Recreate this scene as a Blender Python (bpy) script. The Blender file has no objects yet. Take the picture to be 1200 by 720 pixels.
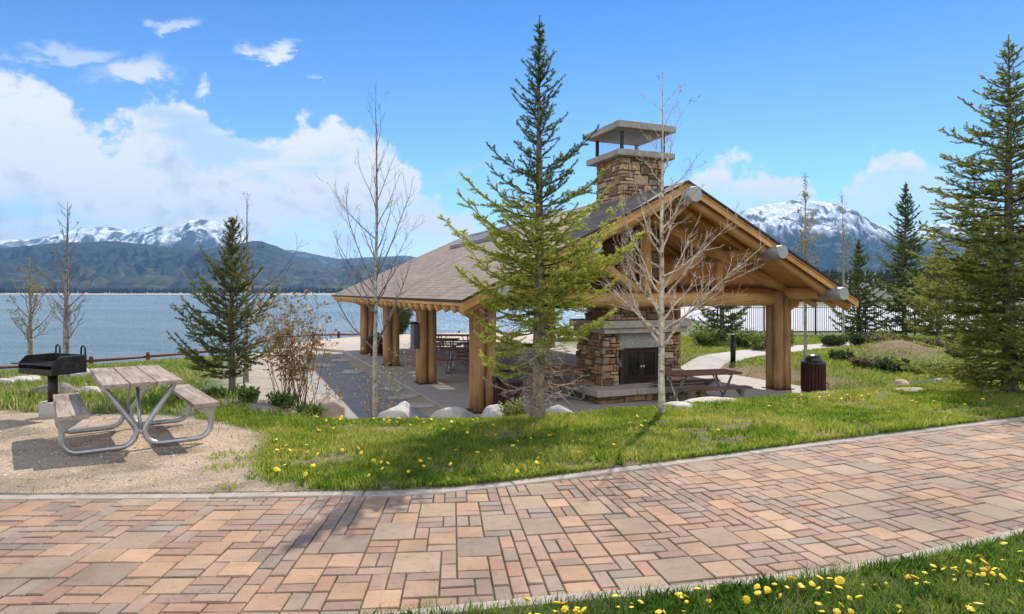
import bpy, math, random
import numpy as np
from mathutils import Vector, Matrix

R = math.radians
sc = bpy.context.scene
col = sc.collection

# ------------------------------------------------------------------ camera, sky, sun, exposure
EYE = 1.7
FPX = 760.0                                   # focal length in pixels of a 1200 px wide frame
cd = bpy.data.cameras.new('camera')
cd.sensor_width = 36
cd.lens = 36 * FPX / 1200
cd.shift_y = -18 / 1200
cd.clip_start = 0.05
cd.clip_end = 40000
cam = bpy.data.objects.new('camera', cd)
col.objects.link(cam)
cam.location = (0, 0, EYE)
cam.rotation_euler = (R(90), 0, 0)
sc.camera = cam

SUN_EL, SUN_AZ = R(46), R(20.5)               # azimuth clockwise from +Y
world = bpy.data.worlds.new('World')
sc.world = world
world.use_nodes = True


def build_world():
    nt = world.node_tree
    N, Lk = nt.nodes, nt.links
    N.clear()

    def node(t, **k):
        n = N.new(t)
        for a, b in k.items():
            setattr(n, a, b)
        return n

    def m(op, a, b=None, clamp=False):
        n = node('ShaderNodeMath', operation=op)
        n.use_clamp = clamp
        for i, v in enumerate((a, b)):
            if v is None:
                continue
            if isinstance(v, (int, float)):
                n.inputs[i].default_value = v
            else:
                Lk.new(v, n.inputs[i])
        return n.outputs[0]

    sky = node('ShaderNodeTexSky', sky_type='NISHITA')
    sky.sun_disc = False
    sky.sun_elevation = SUN_EL
    sky.sun_rotation = SUN_AZ
    sky.altitude = 2800
    sky.air_density = 1.0
    sky.dust_density = 0.0
    sky.ozone_density = 3.0
    tc = node('ShaderNodeTexCoord')
    sep = node('ShaderNodeSeparateXYZ')
    Lk.new(tc.outputs['Generated'], sep.inputs[0])
    az = m('ARCTAN2', sep.outputs[0], sep.outputs[1])          # radians, 0 = +Y, right positive
    el = m('ARCSINE', sep.outputs[2])
    # cloud-top elevation as a function of azimuth; unseen rear banks added as fill light
    t = m('ADD', m('MULTIPLY', az, 1 / (2 * math.pi)), 0.5)
    fc = node('ShaderNodeFloatCurve')
    Lk.new(t, fc.inputs['Value'])
    cv = fc.mapping.curves[0]
    tops = [(-180, 52), (-120, 50), (-75, 34), (-55, 20), (-40, 14.5), (-36.5, 14.0), (-34.5, 12.5), (-32.5, 11.5), (-31, 12.6), (-29, 14.8),
            (-27, 15.8), (-25.3, 15.4), (-23.2, 13.0), (-21, 12.2), (-19, 13.4), (-16.5, 14.8), (-13, 14.4),
            (-10.5, 12.0), (-8, 8.6), (-4, 6.0), (0, 4.8), (6, 4.6), (11, 5.6), (16, 8.4), (18.5, 10.4), (21, 11.0), (24, 10.4),
            (26, 7.6), (27.5, 8.0), (29.5, 9.8), (31.5, 10.0), (34, 8.0), (37, 6.4), (42, 7), (60, 16), (90, 34), (130, 50), (180, 52)]
    pts = [((a + 180) / 360, e / 60) for a, e in tops]
    cv.points[0].location = pts[0]
    cv.points[1].location = pts[-1]
    for p in pts[1:-1]:
        cv.points.new(*p)
    for p in cv.points:
        p.handle_type = 'AUTO_CLAMPED'
    fc.mapping.update()
    top = m('MULTIPLY', fc.outputs[0], R(60))

    def noise(scale, detail, rough, off=(0, 0, 0), zs=1.0, dist=0.0):
        mp = node('ShaderNodeMapping')
        mp.inputs['Location'].default_value = off
        mp.inputs['Scale'].default_value = (scale, scale, scale * zs)
        Lk.new(tc.outputs['Generated'], mp.inputs[0])
        n = node('ShaderNodeTexNoise')
        n.inputs['Scale'].default_value = 1
        n.inputs['Detail'].default_value = detail
        n.inputs['Roughness'].default_value = rough
        n.inputs['Distortion'].default_value = dist
        Lk.new(mp.outputs[0], n.inputs['Vector'])
        return n.outputs[0]

    n1 = noise(12, 10, .60, (3, 1, 0), 1.2, .12)
    n1b = noise(12, 10, .60, (3.07, 1.10, .17), 1.2, .12)       # same field seen a step away from the sun side
    n2 = noise(5.5, 6, .55, (7, 2, 4), 2.4)
    n3 = noise(13, 9, .64, (1, 9, 2), 2.6, .3)
    d = m('ADD', m('SUBTRACT', top, el), m('MULTIPLY', m('SUBTRACT', n1, .5), .23))
    dens = node('ShaderNodeMapRange', interpolation_type='SMOOTHSTEP')
    dens.inputs['From Min'].default_value = -.006
    dens.inputs['From Max'].default_value = .020
    Lk.new(d, dens.inputs['Value'])
    # blue openings inside the bank, low down
    hole = node('ShaderNodeMapRange', interpolation_type='SMOOTHSTEP')
    hole.inputs['From Min'].default_value = .36
    hole.inputs['From Max'].default_value = .52
    Lk.new(n2, hole.inputs['Value'])
    hole_v = m('ADD', m('MULTIPLY', hole.outputs[0], .55), .45)
    bank = m('MULTIPLY', dens.outputs[0], hole_v)

    # small detached clouds, each a soft spot of its own
    wisps = None
    for (a, e, sa, se, k) in ((-20.9, 19.3, 2.6, .8, .9), (-27.2, 20.2, 1.5, .6, .55), (-38.5, 22.5, 3.2, 1.5, 1.0), (-30.5, 16.6, 3.6, 1.1, .75),
                              (-16.6, 17.7, .5, .35, .5), (-35, 17, 3, .8, .5), (-4, 10.5, 5, .9, .14), (9, 7.6, 5, 1.2, .16)):
        azw = m('ADD', az, m('MULTIPLY', m('SUBTRACT', n1, .5), R(9)))
        elw = m('ADD', el, m('MULTIPLY', m('SUBTRACT', n3, .5), R(5)))
        da = m('MULTIPLY', m('SUBTRACT', azw, R(a)), 1 / R(sa))
        de = m('MULTIPLY', m('SUBTRACT', m('SUBTRACT', elw, R(e)), m('MULTIPLY', m('SUBTRACT', azw, R(a)), .25)), 1 / R(se))
        g = m('EXPONENT', m('MULTIPLY', m('ADD', m('MULTIPLY', da, da), m('MULTIPLY', de, de)), -1.0))
        ws_ = node('ShaderNodeMapRange', interpolation_type='SMOOTHSTEP')
        ws_.inputs['From Min'].default_value = .25
        ws_.inputs['From Max'].default_value = 1.1
        Lk.new(m('ADD', g, m('MULTIPLY', m('SUBTRACT', n3, .5), m('MULTIPLY', g, 3.4))), ws_.inputs['Value'])
        g = m('MULTIPLY', ws_.outputs[0], k)
        wisps = g if wisps is None else m('MAXIMUM', wisps, g)
    wis = m('MULTIPLY', wisps, 1.0, True)
    cover = m('MAXIMUM', bank, wis)
    # cloud brightness: lit tops, grey undersides
    relief = m('MULTIPLY', m('SUBTRACT', n1, n1b), 2.3)
    depth = m('MULTIPLY', m('SUBTRACT', top, el), 1 / R(13))
    base = m('SUBTRACT', 1.0, m('MULTIPLY', m('MAXIMUM', depth, 0.0), .42))
    lit = m('ADD', base, relief)
    lit = m('ADD', lit, m('MULTIPLY', m('SUBTRACT', n2, .5), .55))
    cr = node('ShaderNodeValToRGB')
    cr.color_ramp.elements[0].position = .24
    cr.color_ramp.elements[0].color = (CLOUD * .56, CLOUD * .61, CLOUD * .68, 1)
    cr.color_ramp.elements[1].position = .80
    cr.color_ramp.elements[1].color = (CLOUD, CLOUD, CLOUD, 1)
    Lk.new(lit, cr.inputs[0])
    # added clouds behind the camera, brightened as fill for the shaded fronts
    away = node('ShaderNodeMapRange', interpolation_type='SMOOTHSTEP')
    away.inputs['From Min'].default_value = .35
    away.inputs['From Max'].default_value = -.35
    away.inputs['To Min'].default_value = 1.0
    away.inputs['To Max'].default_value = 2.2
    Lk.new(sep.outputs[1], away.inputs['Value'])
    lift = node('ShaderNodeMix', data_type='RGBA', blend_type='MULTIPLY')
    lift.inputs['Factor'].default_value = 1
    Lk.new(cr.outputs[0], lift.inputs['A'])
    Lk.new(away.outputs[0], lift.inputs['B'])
    tint = node('ShaderNodeMix', data_type='RGBA', blend_type='MULTIPLY')
    tint.inputs['Factor'].default_value = 1
    tr_ = node('ShaderNodeMapRange', interpolation_type='SMOOTHSTEP')
    tr_.inputs['From Min'].default_value = R(2)
    tr_.inputs['From Max'].default_value = R(29)
    Lk.new(el, tr_.inputs['Value'])
    tm = node('ShaderNodeMix', data_type='RGBA')
    tm.inputs['A'].default_value = SKY_TINT_LOW
    tm.inputs['B'].default_value = SKY_TINT_HIGH
    Lk.new(tr_.outputs[0], tm.inputs['Factor'])
    Lk.new(tm.outputs['Result'], tint.inputs['B'])
    Lk.new(sky.outputs[0], tint.inputs['A'])
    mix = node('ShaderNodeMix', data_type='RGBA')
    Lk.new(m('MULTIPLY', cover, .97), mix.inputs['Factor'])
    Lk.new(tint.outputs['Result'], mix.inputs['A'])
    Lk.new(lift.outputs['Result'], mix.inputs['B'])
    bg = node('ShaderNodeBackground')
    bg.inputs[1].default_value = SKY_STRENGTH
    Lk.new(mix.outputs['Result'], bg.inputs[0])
    out = node('ShaderNodeOutputWorld')
    Lk.new(bg.outputs[0], out.inputs[0])


SKY_STRENGTH = 0.14
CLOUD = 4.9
SKY_TINT_LOW = (.76, .94, 1.02, 1)
SKY_TINT_HIGH = (.25, .57, .83, 1)
build_world()

sd = bpy.data.lights.new('sun', 'SUN')
sd.energy = 4.0
sd.angle = R(.55)
sd.color = (1, .925, .82)
sun = bpy.data.objects.new('sun', sd)
col.objects.link(sun)
sun_dir = Vector((math.sin(SUN_AZ) * math.cos(SUN_EL), math.cos(SUN_AZ) * math.cos(SUN_EL), math.sin(SUN_EL)))
sun.rotation_euler = sun_dir.to_track_quat('Z', 'Y').to_euler()
sun.location = (0, 0, 60)

vs = sc.view_settings
vs.view_transform = 'Standard'
vs.look = 'None'
vs.gamma = 1
vs.use_curve_mapping = False
vs.exposure = 0.62
sc.cycles.use_denoising = True
sc.cycles.denoising_prefilter = 'NONE'
sc.cycles.sample_clamp_direct = 12
sc.cycles.sample_clamp_indirect = 6
sc.cycles.max_bounces = 10
sc.cycles.diffuse_bounces = 6
sc.cycles.transparent_max_bounces = 12
sc.cycles.volume_bounces = 0

# ------------------------------------------------------------------ helpers: numbers
rng = np.random.default_rng(7)
random.seed(7)


def smooth(a, b, x):
    t = np.clip((np.asarray(x, float) - a) / (b - a), 0, 1)
    return t * t * (3 - 2 * t)


def _hash(ix, iy, seed):
    h = np.sin(ix * 127.1 + iy * 311.7 + seed * 74.7) * 43758.5453
    return h - np.floor(h)


def vnoise(x, y, seed=0):
    x = np.asarray(x, float)
    y = np.asarray(y, float)
    ix, iy = np.floor(x), np.floor(y)
    fx, fy = x - ix, y - iy
    fx, fy = fx * fx * (3 - 2 * fx), fy * fy * (3 - 2 * fy)
    a, b = _hash(ix, iy, seed), _hash(ix + 1, iy, seed)
    c, d = _hash(ix, iy + 1, seed), _hash(ix + 1, iy + 1, seed)
    return (a * (1 - fx) + b * fx) * (1 - fy) + (c * (1 - fx) + d * fx) * fy


def fbm(x, y, seed=0, oct=4):
    s, a, t = 0, .5, 0
    for i in range(oct):
        s = s + a * vnoise(x * 2 ** i, y * 2 ** i, seed + i * 3)
        t += a
        a *= .5
    return s / t


# ------------------------------------------------------------------ helpers: materials
def new_mat(name):
    m_ = bpy.data.materials.new(name)
    m_.use_nodes = True
    nt = m_.node_tree
    return m_, nt, nt.nodes['Principled BSDF']


def _noise(nt, coord, scale, detail=5, rough=.6, stretch=(1, 1, 1)):
    tc = nt.nodes.new('ShaderNodeTexCoord')
    mp = nt.nodes.new('ShaderNodeMapping')
    mp.inputs['Scale'].default_value = stretch
    nt.links.new(tc.outputs[coord], mp.inputs[0])
    n = nt.nodes.new('ShaderNodeTexNoise')
    n.inputs['Scale'].default_value = scale
    n.inputs['Detail'].default_value = detail
    n.inputs['Roughness'].default_value = rough
    nt.links.new(mp.outputs[0], n.inputs['Vector'])
    return n.outputs[0]


def _ramp(nt, fac, stops):
    cr = nt.nodes.new('ShaderNodeValToRGB')
    e = cr.color_ramp.elements
    e[0].position, e[0].color = stops[0][0], (*stops[0][1], 1)
    e[1].position, e[1].color = stops[-1][0], (*stops[-1][1], 1)
    for p, c in stops[1:-1]:
        k = e.new(p)
        k.color = (*c, 1)
    nt.links.new(fac, cr.inputs[0])
    return cr.outputs[0]


def _bump(nt, h, strength, dist, bs):
    b = nt.nodes.new('ShaderNodeBump')
    b.inputs['Strength'].default_value = strength
    b.inputs['Distance'].default_value = dist
    nt.links.new(h, b.inputs['Height'])
    nt.links.new(b.outputs[0], bs.inputs['Normal'])
    return b


def noise_mat(name, stops, scale=8, rough=.8, bump=.3, bdist=.02, bscale=None, coord='Object', stretch=(1, 1, 1), metal=0, detail=6):
    m_, nt, bs = new_mat(name)
    n = _noise(nt, coord, scale, detail, .62, stretch)
    nt.links.new(_ramp(nt, n, stops), bs.inputs['Base Color'])
    bs.inputs['Roughness'].default_value = rough
    bs.inputs['Metallic'].default_value = metal
    if bump:
        n2 = _noise(nt, coord, bscale or scale * 3, 6, .65, stretch)
        _bump(nt, n2, bump, bdist, bs)
    return m_


def attr_mat(name, rough=.8, detail_scale=30, detail=.35, speck=None, bump=.4, bdist=.01, bscale=60, translucent=0.0, coord='Object', spec=.3):
    """base colour from the mesh colour attribute «Col» with fine grain on top"""
    m_, nt, bs = new_mat(name)
    at = nt.nodes.new('ShaderNodeAttribute')
    at.attribute_name = 'Col'
    c = at.outputs['Color']
    if detail:
        n = _noise(nt, coord, detail_scale, 5, .65)
        r = _ramp(nt, n, [(.25, (1 - detail,) * 3), (.75, (1 + detail,) * 3)])
        mx = nt.nodes.new('ShaderNodeMix')
        mx.data_type, mx.blend_type = 'RGBA', 'MULTIPLY'
        mx.inputs['Factor'].default_value = 1
        nt.links.new(c, mx.inputs['A'])
        nt.links.new(r, mx.inputs['B'])
        c = mx.outputs['Result']
    for (sc2, amt, lo) in (speck or ()):
        n2 = _noise(nt, coord, sc2, 4, .7)
        r2 = _ramp(nt, n2, [(lo, (1 - amt,) * 3), (lo + .12, (1, 1, 1))])
        mx = nt.nodes.new('ShaderNodeMix')
        mx.data_type, mx.blend_type = 'RGBA', 'MULTIPLY'
        mx.inputs['Factor'].default_value = 1
        nt.links.new(c, mx.inputs['A'])
        nt.links.new(r2, mx.inputs['B'])
        c = mx.outputs['Result']
    nt.links.new(c, bs.inputs['Base Color'])
    bs.inputs['Roughness'].default_value = rough
    bs.inputs['Specular IOR Level'].default_value = spec
    if bump:
        _bump(nt, _noise(nt, coord, bscale, 5, .7), bump, bdist, bs)
    if translucent:
        tr = nt.nodes.new('ShaderNodeBsdfTranslucent')
        nt.links.new(c, tr.inputs[0])
        ms = nt.nodes.new('ShaderNodeMixShader')
        ms.inputs[0].default_value = translucent
        nt.links.new(bs.outputs[0], ms.inputs[1])
        nt.links.new(tr.outputs[0], ms.inputs[2])
        nt.links.new(ms.outputs[0], nt.nodes['Material Output'].inputs[0])
    return m_


def wood_mat(name, dark, mid, light, rough=.65, scale=1.0, bump=.25, knots=True, uv=True):
    """grain runs along V of the UV map (or local Y without one)"""
    m_, nt, bs = new_mat(name)
    cn = 'UV' if uv else 'Object'
    st = (9 * scale, .55 * scale, 1) if uv else (9 * scale, .7 * scale, 9 * scale)
    oi = nt.nodes.new('ShaderNodeObjectInfo')
    tc = nt.nodes.new('ShaderNodeTexCoord')
    ad = nt.nodes.new('ShaderNodeVectorMath')
    ad.operation = 'ADD'
    nt.links.new(tc.outputs[cn], ad.inputs[0])
    sc_ = nt.nodes.new('ShaderNodeVectorMath')
    sc_.operation = 'SCALE'
    sc_.inputs[0].default_value = (17, 31, 11)
    nt.links.new(oi.outputs['Random'], sc_.inputs['Scale'])
    nt.links.new(sc_.outputs[0], ad.inputs[1])
    mp = nt.nodes.new('ShaderNodeMapping')
    mp.inputs['Scale'].default_value = st
    nt.links.new(ad.outputs[0], mp.inputs[0])
    n = nt.nodes.new('ShaderNodeTexNoise')
    n.inputs['Scale'].default_value = 2.2
    n.inputs['Detail'].default_value = 8
    n.inputs['Roughness'].default_value = .7
    n.inputs['Distortion'].default_value = .6
    nt.links.new(mp.outputs[0], n.inputs['Vector'])
    c = _ramp(nt, n.outputs[0], [(.28, dark), (.5, mid), (.74, light)])
    n2 = nt.nodes.new('ShaderNodeTexNoise')                     # broad stain
    n2.inputs['Scale'].default_value = 1.3
    n2.inputs['Detail'].default_value = 3
    nt.links.new(ad.outputs[0], n2.inputs['Vector'])
    mx = nt.nodes.new('ShaderNodeMix')
    mx.data_type, mx.blend_type = 'RGBA', 'MULTIPLY'
    mx.inputs['Factor'].default_value = 1
    nt.links.new(c, mx.inputs['A'])
    nt.links.new(_ramp(nt, n2.outputs[0], [(.3, (.72, .68, .62)), (.7, (1.15, 1.12, 1.1))]), mx.inputs['B'])
    mp3 = nt.nodes.new('ShaderNodeMapping')                     # drying checks and knots
    mp3.inputs['Scale'].default_value = tuple(k * f for k, f in zip(st, (1.6, .8, 1.6 if not uv else 1)))
    nt.links.new(ad.outputs[0], mp3.inputs[0])
    n3 = nt.nodes.new('ShaderNodeTexNoise')
    n3.inputs['Scale'].default_value = 1.7
    n3.inputs['Detail'].default_value = 4
    n3.inputs['Distortion'].default_value = 1.2
    nt.links.new(mp3.outputs[0], n3.inputs['Vector'])
    mx2 = nt.nodes.new('ShaderNodeMix')
    mx2.data_type, mx2.blend_type = 'RGBA', 'MULTIPLY'
    mx2.inputs['Factor'].default_value = 1
    nt.links.new(mx.outputs['Result'], mx2.inputs['A'])
    nt.links.new(_ramp(nt, n3.outputs[0], [(.30, (.42, .36, .32)), (.36, (1, 1, 1))]), mx2.inputs['B'])
    nt.links.new(mx2.outputs['Result'], bs.inputs['Base Color'])
    bs.inputs['Roughness'].default_value = rough
    bs.inputs['Specular IOR Level'].default_value = .2
    _bump(nt, n.outputs[0], bump, .012, bs)
    return m_


def shingle_mat():
    m_, nt, bs = new_mat('cedar_shingles')
    tc = nt.nodes.new('ShaderNodeTexCoord')
    br = nt.nodes.new('ShaderNodeTexBrick')
    br.offset = .5
    br.inputs['Scale'].default_value = 1
    br.inputs['Brick Width'].default_value = .30
    br.inputs['Row Height'].default_value = .15
    br.inputs['Mortar Size'].default_value = .010
    br.inputs['Mortar Smooth'].default_value = .3
    br.inputs['Bias'].default_value = -.1
    br.inputs['Color1'].default_value = (.255, .195, .150, 1)
    br.inputs['Color2'].default_value = (.165, .125, .096, 1)
    br.inputs['Mortar'].default_value = (.07, .052, .04, 1)
    nt.links.new(tc.outputs['UV'], br.inputs['Vector'])
    n = _noise(nt, 'UV', 1.1, 5, .65)
    mx = nt.nodes.new('ShaderNodeMix')
    mx.data_type, mx.blend_type = 'RGBA', 'MULTIPLY'
    mx.inputs['Factor'].default_value = 1
    nt.links.new(br.outputs['Color'], mx.inputs['A'])
    nt.links.new(_ramp(nt, n, [(.3, (.75, .75, .75)), (.72, (1.3, 1.22, 1.15))]), mx.inputs['B'])
    nt.links.new(mx.outputs['Result'], bs.inputs['Base Color'])
    bs.inputs['Roughness'].default_value = .85
    # courses step up: saw-tooth height along V
    sp = nt.nodes.new('ShaderNodeSeparateXYZ')
    nt.links.new(tc.outputs['UV'], sp.inputs[0])
    dv = nt.nodes.new('ShaderNodeMath')
    dv.operation = 'DIVIDE'
    dv.inputs[1].default_value = .15
    nt.links.new(sp.outputs[1], dv.inputs[0])
    fr = nt.nodes.new('ShaderNodeMath')
    fr.operation = 'FRACT'
    nt.links.new(dv.outputs[0], fr.inputs[0])
    sb = nt.nodes.new('ShaderNodeMath')
    sb.operation = 'MULTIPLY_ADD'
    sb.inputs[1].default_value = -1
    nt.links.new(fr.outputs[0], sb.inputs[0])
    nt.links.new(n, sb.inputs[2])
    _bump(nt, sb.outputs[0], .9, .03, bs)
    return m_


M = {}
M['needle'] = attr_mat('spruce_needles', .7, bump=0, detail=0, translucent=.5, spec=.10)
M['leaf'] = attr_mat('spring_leaves', .55, bump=0, detail=0, translucent=.45)
M['grass'] = attr_mat('grass_blades', .6, bump=0, detail=0, translucent=.62, spec=.1)
M['bark'] = attr_mat('bark', .85, detail_scale=9, detail=.45, speck=((13, .75, .36), (60, .35, .38)), bump=.7, bdist=.02, bscale=40)
M['ground'] = attr_mat('soil_and_gravel', .9, detail_scale=70, detail=.55, speck=((1.6, .22, .42), (110, .5, .36)), bump=.8, bdist=.03, bscale=90)
M['paver'] = attr_mat('concrete_paver', .8, detail_scale=2.2, detail=.20, speck=((150, .32, .34), (14, .22, .33), (.7, .16, .40)), bump=.35, bdist=.004, bscale=220)
M['stone'] = attr_mat('quarried_stone', .85, detail_scale=14, detail=.45, speck=((40, .4, .36),), bump=.8, bdist=.02, bscale=26)
M['mountain'] = attr_mat('mountain_rock_snow_forest', .9, detail_scale=.02, detail=.35, bump=0)
M['rock'] = noise_mat('pale_granite', [(.25, (.38, .33, .28)), (.5, (.56, .50, .44)), (.8, (.68, .63, .57))], 5, .85, .7, .03, 14)
M['red_rock'] = noise_mat('pink_sandstone', [(.25, (.30, .20, .15)), (.5, (.46, .33, .26)), (.8, (.58, .46, .38))], 5, .85, .7, .03, 14)
M['mud_rock'] = noise_mat('brown_weathered_stone', [(.25, (.12, .09, .07)), (.5, (.22, .17, .13)), (.8, (.36, .30, .24))], 6, .9, .8, .03, 14)
M['concrete'] = noise_mat('concrete', [(.25, (.33, .295, .255)), (.5, (.43, .39, .345)), (.8, (.51, .47, .42))], 3, .85, .3, .006, 60)
M['kerb'] = noise_mat('kerb_concrete', [(.25, (.27, .225, .18)), (.5, (.37, .32, .265)), (.8, (.45, .40, .34))], 6, .85, .5, .006, 90)
M['sandy'] = noise_mat('sandy_paving', [(.25, (.38, .30, .22)), (.5, (.48, .39, .29)), (.8, (.56, .47, .36))], 1.2, .9, .4, .01, 40)
M['lot'] = noise_mat('pale_lot', [(.2, (.40, .39, .41)), (.8, (.50, .49, .51))], .3, .9, .1, .01)
M['asphalt'] = noise_mat('old_asphalt', [(.25, (.22, .205, .185)), (.5, (.30, .28, .255)), (.8, (.37, .35, .32))], 3, .9, .4, .008, 90)
M['cap_slab'] = noise_mat('cast_stone_slab', [(.25, (.22, .19, .16)), (.5, (.33, .29, .25)), (.8, (.43, .39, .34))], 5, .85, .5, .01, 40)
M['mantel'] = noise_mat('sandstone_mantel', [(.25, (.32, .25, .20)), (.5, (.45, .37, .31)), (.8, (.53, .46, .40))], 5, .85, .5, .01, 40)
M['lintel'] = noise_mat('pecked_granite', [(.34, (.10, .09, .08)), (.5, (.40, .36, .32)), (.75, (.55, .51, .46))], 42, .85, .9, .02, 60)
M['log'] = wood_mat('honey_log', (.44, .225, .075), (.68, .385, .145), (.78, .49, .22))
M['deck_wood'] = wood_mat('cedar_decking', (.54, .265, .085), (.74, .405, .14), (.82, .50, .20), scale=1.4)
M['post_log'] = wood_mat('weathered_honey_log', (.24, .125, .055), (.43, .245, .115), (.55, .345, .18))
M['shingle'] = shingle_mat()
M['rail_wood'] = wood_mat('red_brown_rail', (.10, .025, .015), (.19, .055, .033), (.26, .09, .055))
M['bin_slat'] = wood_mat('dark_red_slat', (.035, .012, .010), (.065, .022, .018), (.10, .04, .032), uv=False)
M['table_grey'] = wood_mat('silvered_plank', (.17, .125, .10), (.35, .285, .24), (.52, .45, .39), uv=False, rough=.75, bump=.35)
M['table_brown'] = wood_mat('stained_plank', (.13, .06, .04), (.25, .125, .085), (.34, .19, .135), uv=False, rough=.6)
M['galv'] = noise_mat('galvanised_steel', [(.3, (.34, .34, .34)), (.7, (.52, .52, .52))], 9, .42, .1, .002, 60, metal=.75)
M['cap_metal'] = noise_mat('grey_sheet_metal', [(.3, (.34, .33, .32)), (.7, (.46, .45, .44))], 5, .5, .05, .002, metal=.35)
M['flash_metal'] = noise_mat('roof_flashing', [(.3, (.22, .20, .19)), (.7, (.32, .30, .29))], 3, .5, .05, .002, metal=.3)
M['black_metal'] = noise_mat('black_iron', [(.3, (.012, .012, .012)), (.7, (.03, .028, .026))], 12, .5, .3, .003, 80, metal=.3)
M['rust_metal'] = noise_mat('sooty_iron', [(.3, (.012, .012, .012)), (.55, (.035, .03, .028)), (.8, (.11, .085, .07))], 9, .55, .3, .003, 80, metal=.4)
M['frame_metal'] = noise_mat('dark_bronze', [(.3, (.035, .02, .014)), (.7, (.06, .035, .025))], 12, .45, .1, .003, metal=.4)
M['plastic'] = noise_mat('black_plastic', [(.3, (.012, .012, .013)), (.7, (.022, .022, .024))], 6, .38, .1, .003)
M['bag'] = noise_mat('black_bin_bag', [(.3, (.012, .013, .016)), (.7, (.03, .032, .038))], 8, .28, .9, .03, 9)
M['box_grey'] = noise_mat('grey_painted_box', [(.3, (.10, .11, .12)), (.7, (.15, .16, .175))], 7, .5, .1, .003)
M['chip'] = noise_mat('silver_rope_paint', [(.3, (.3, .3, .3)), (.7, (.4, .4, .4))], 7, .5, 0)
M['snowmetal'] = noise_mat('white_paint', [(.3, (.7, .7, .68)), (.7, (.8, .8, .78))], 7, .5, 0)
M['joint'] = noise_mat('joint_sand', [(.3, (.045, .036, .025)), (.52, (.10, .078, .052)), (.66, (.06, .075, .02))], 5, .95, .5, .01, 60)


def glass_mat(name, tint, rough=.05):
    m_, nt, bs = new_mat(name)
    n = _noise(nt, 'Object', 3, 3)
    nt.links.new(_ramp(nt, n, [(.3, tint), (.7, tuple(min(1, c * 1.1) for c in tint))]), bs.inputs['Base Color'])
    bs.inputs['Roughness'].default_value = rough
    tp = nt.nodes.new('ShaderNodeBsdfTransparent')
    tp.inputs[0].default_value = (*tint, 1)
    ms = nt.nodes.new('ShaderNodeMixShader')
    ms.inputs[0].default_value = .62
    nt.links.new(bs.outputs[0], ms.inputs[1])
    nt.links.new(tp.outputs[0], ms.inputs[2])
    nt.links.new(ms.outputs[0], nt.nodes['Material Output'].inputs[0])
    return m_


M['skyglass'] = glass_mat('skylight_glazing', (.92, .95, .96))
M['fireglass'] = noise_mat('sooty_glass', [(.3, (.012, .012, .012)), (.7, (.03, .026, .022))], 4, .06, 0)


def water_mat():
    m_, nt, bs = new_mat('lake_water')
    n = _noise(nt, 'Object', .010, 7, .68, (.22, 1, 1))
    nt.links.new(_ramp(nt, n, [(.32, (.085, .145, .17)), (.5, (.13, .195, .215)), (.66, (.19, .26, .28))]), bs.inputs['Base Color'])
    bs.inputs['Roughness'].default_value = .24
    bs.inputs['IOR'].default_value = 1.33
    w1 = _noise(nt, 'Object', 1.0, 6, .68, (.35, 1.0, 1))
    w2 = _noise(nt, 'Object', .13, 5, .6, (.3, 1.0, 1))
    ad = nt.nodes.new('ShaderNodeMath')
    ad.operation = 'MULTIPLY_ADD'
    ad.inputs[1].default_value = 5
    nt.links.new(w2, ad.inputs[0])
    nt.links.new(w1, ad.inputs[2])
    _bump(nt, ad.outputs[0], 1.0, .55, bs)
    return m_


M['water'] = water_mat()


# ------------------------------------------------------------------ helpers: meshes and objects
def tag(o, label=None, cat=None, group=None, kind=None):
    if label:
        o['label'] = label
    if cat:
        o['category'] = cat
    if group:
        o['group'] = group
    if kind:
        o['kind'] = kind
    return o


def empty(name, loc=(0, 0, 0), rz=0, parent=None):
    o = bpy.data.objects.new(name, None)
    o.empty_display_size = .2
    col.objects.link(o)
    o.location = loc
    o.rotation_euler = (0, 0, rz)
    o.parent = parent
    return o


def copy_tree(o, parent=None):
    c = o.copy()
    col.objects.link(c)
    c.parent = parent
    for ch in list(o.children):
        copy_tree(ch, c)
    return c


def fast_mesh(name, V, F, mats, parent=None, colr=None, smooth_=False, midx=None):
    """arrays -> one mesh object; F is (n, 3) or (n, 4); colr is per vertex"""
    V = np.asarray(V, np.float32)
    F = np.asarray(F, np.int32)
    me = bpy.data.meshes.new(name)
    k = F.shape[1]
    me.vertices.add(len(V))
    me.vertices.foreach_set('co', V.ravel())
    me.loops.add(F.size)
    me.loops.foreach_set('vertex_index', F.ravel())
    me.polygons.add(len(F))
    me.polygons.foreach_set('loop_start', np.arange(0, F.size, k, dtype=np.int32))
    me.polygons.foreach_set('loop_total', np.full(len(F), k, np.int32))
    if midx is not None:
        me.polygons.foreach_set('material_index', np.asarray(midx, np.int32))
    me.polygons.foreach_set('use_smooth', np.full(len(F), smooth_, bool))
    for m_ in (mats if isinstance(mats, (list, tuple)) else [mats]):
        me.materials.append(m_)
    me.update(calc_edges=True)
    if colr is not None:
        a = me.color_attributes.new('Col', 'FLOAT_COLOR', 'POINT')
        c = np.ones((len(V), 4), np.float32)
        c[:, :3] = colr
        a.data.foreach_set('color', c.ravel())
    o = bpy.data.objects.new(name, me)
    col.objects.link(o)
    o.parent = parent
    return o


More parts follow.
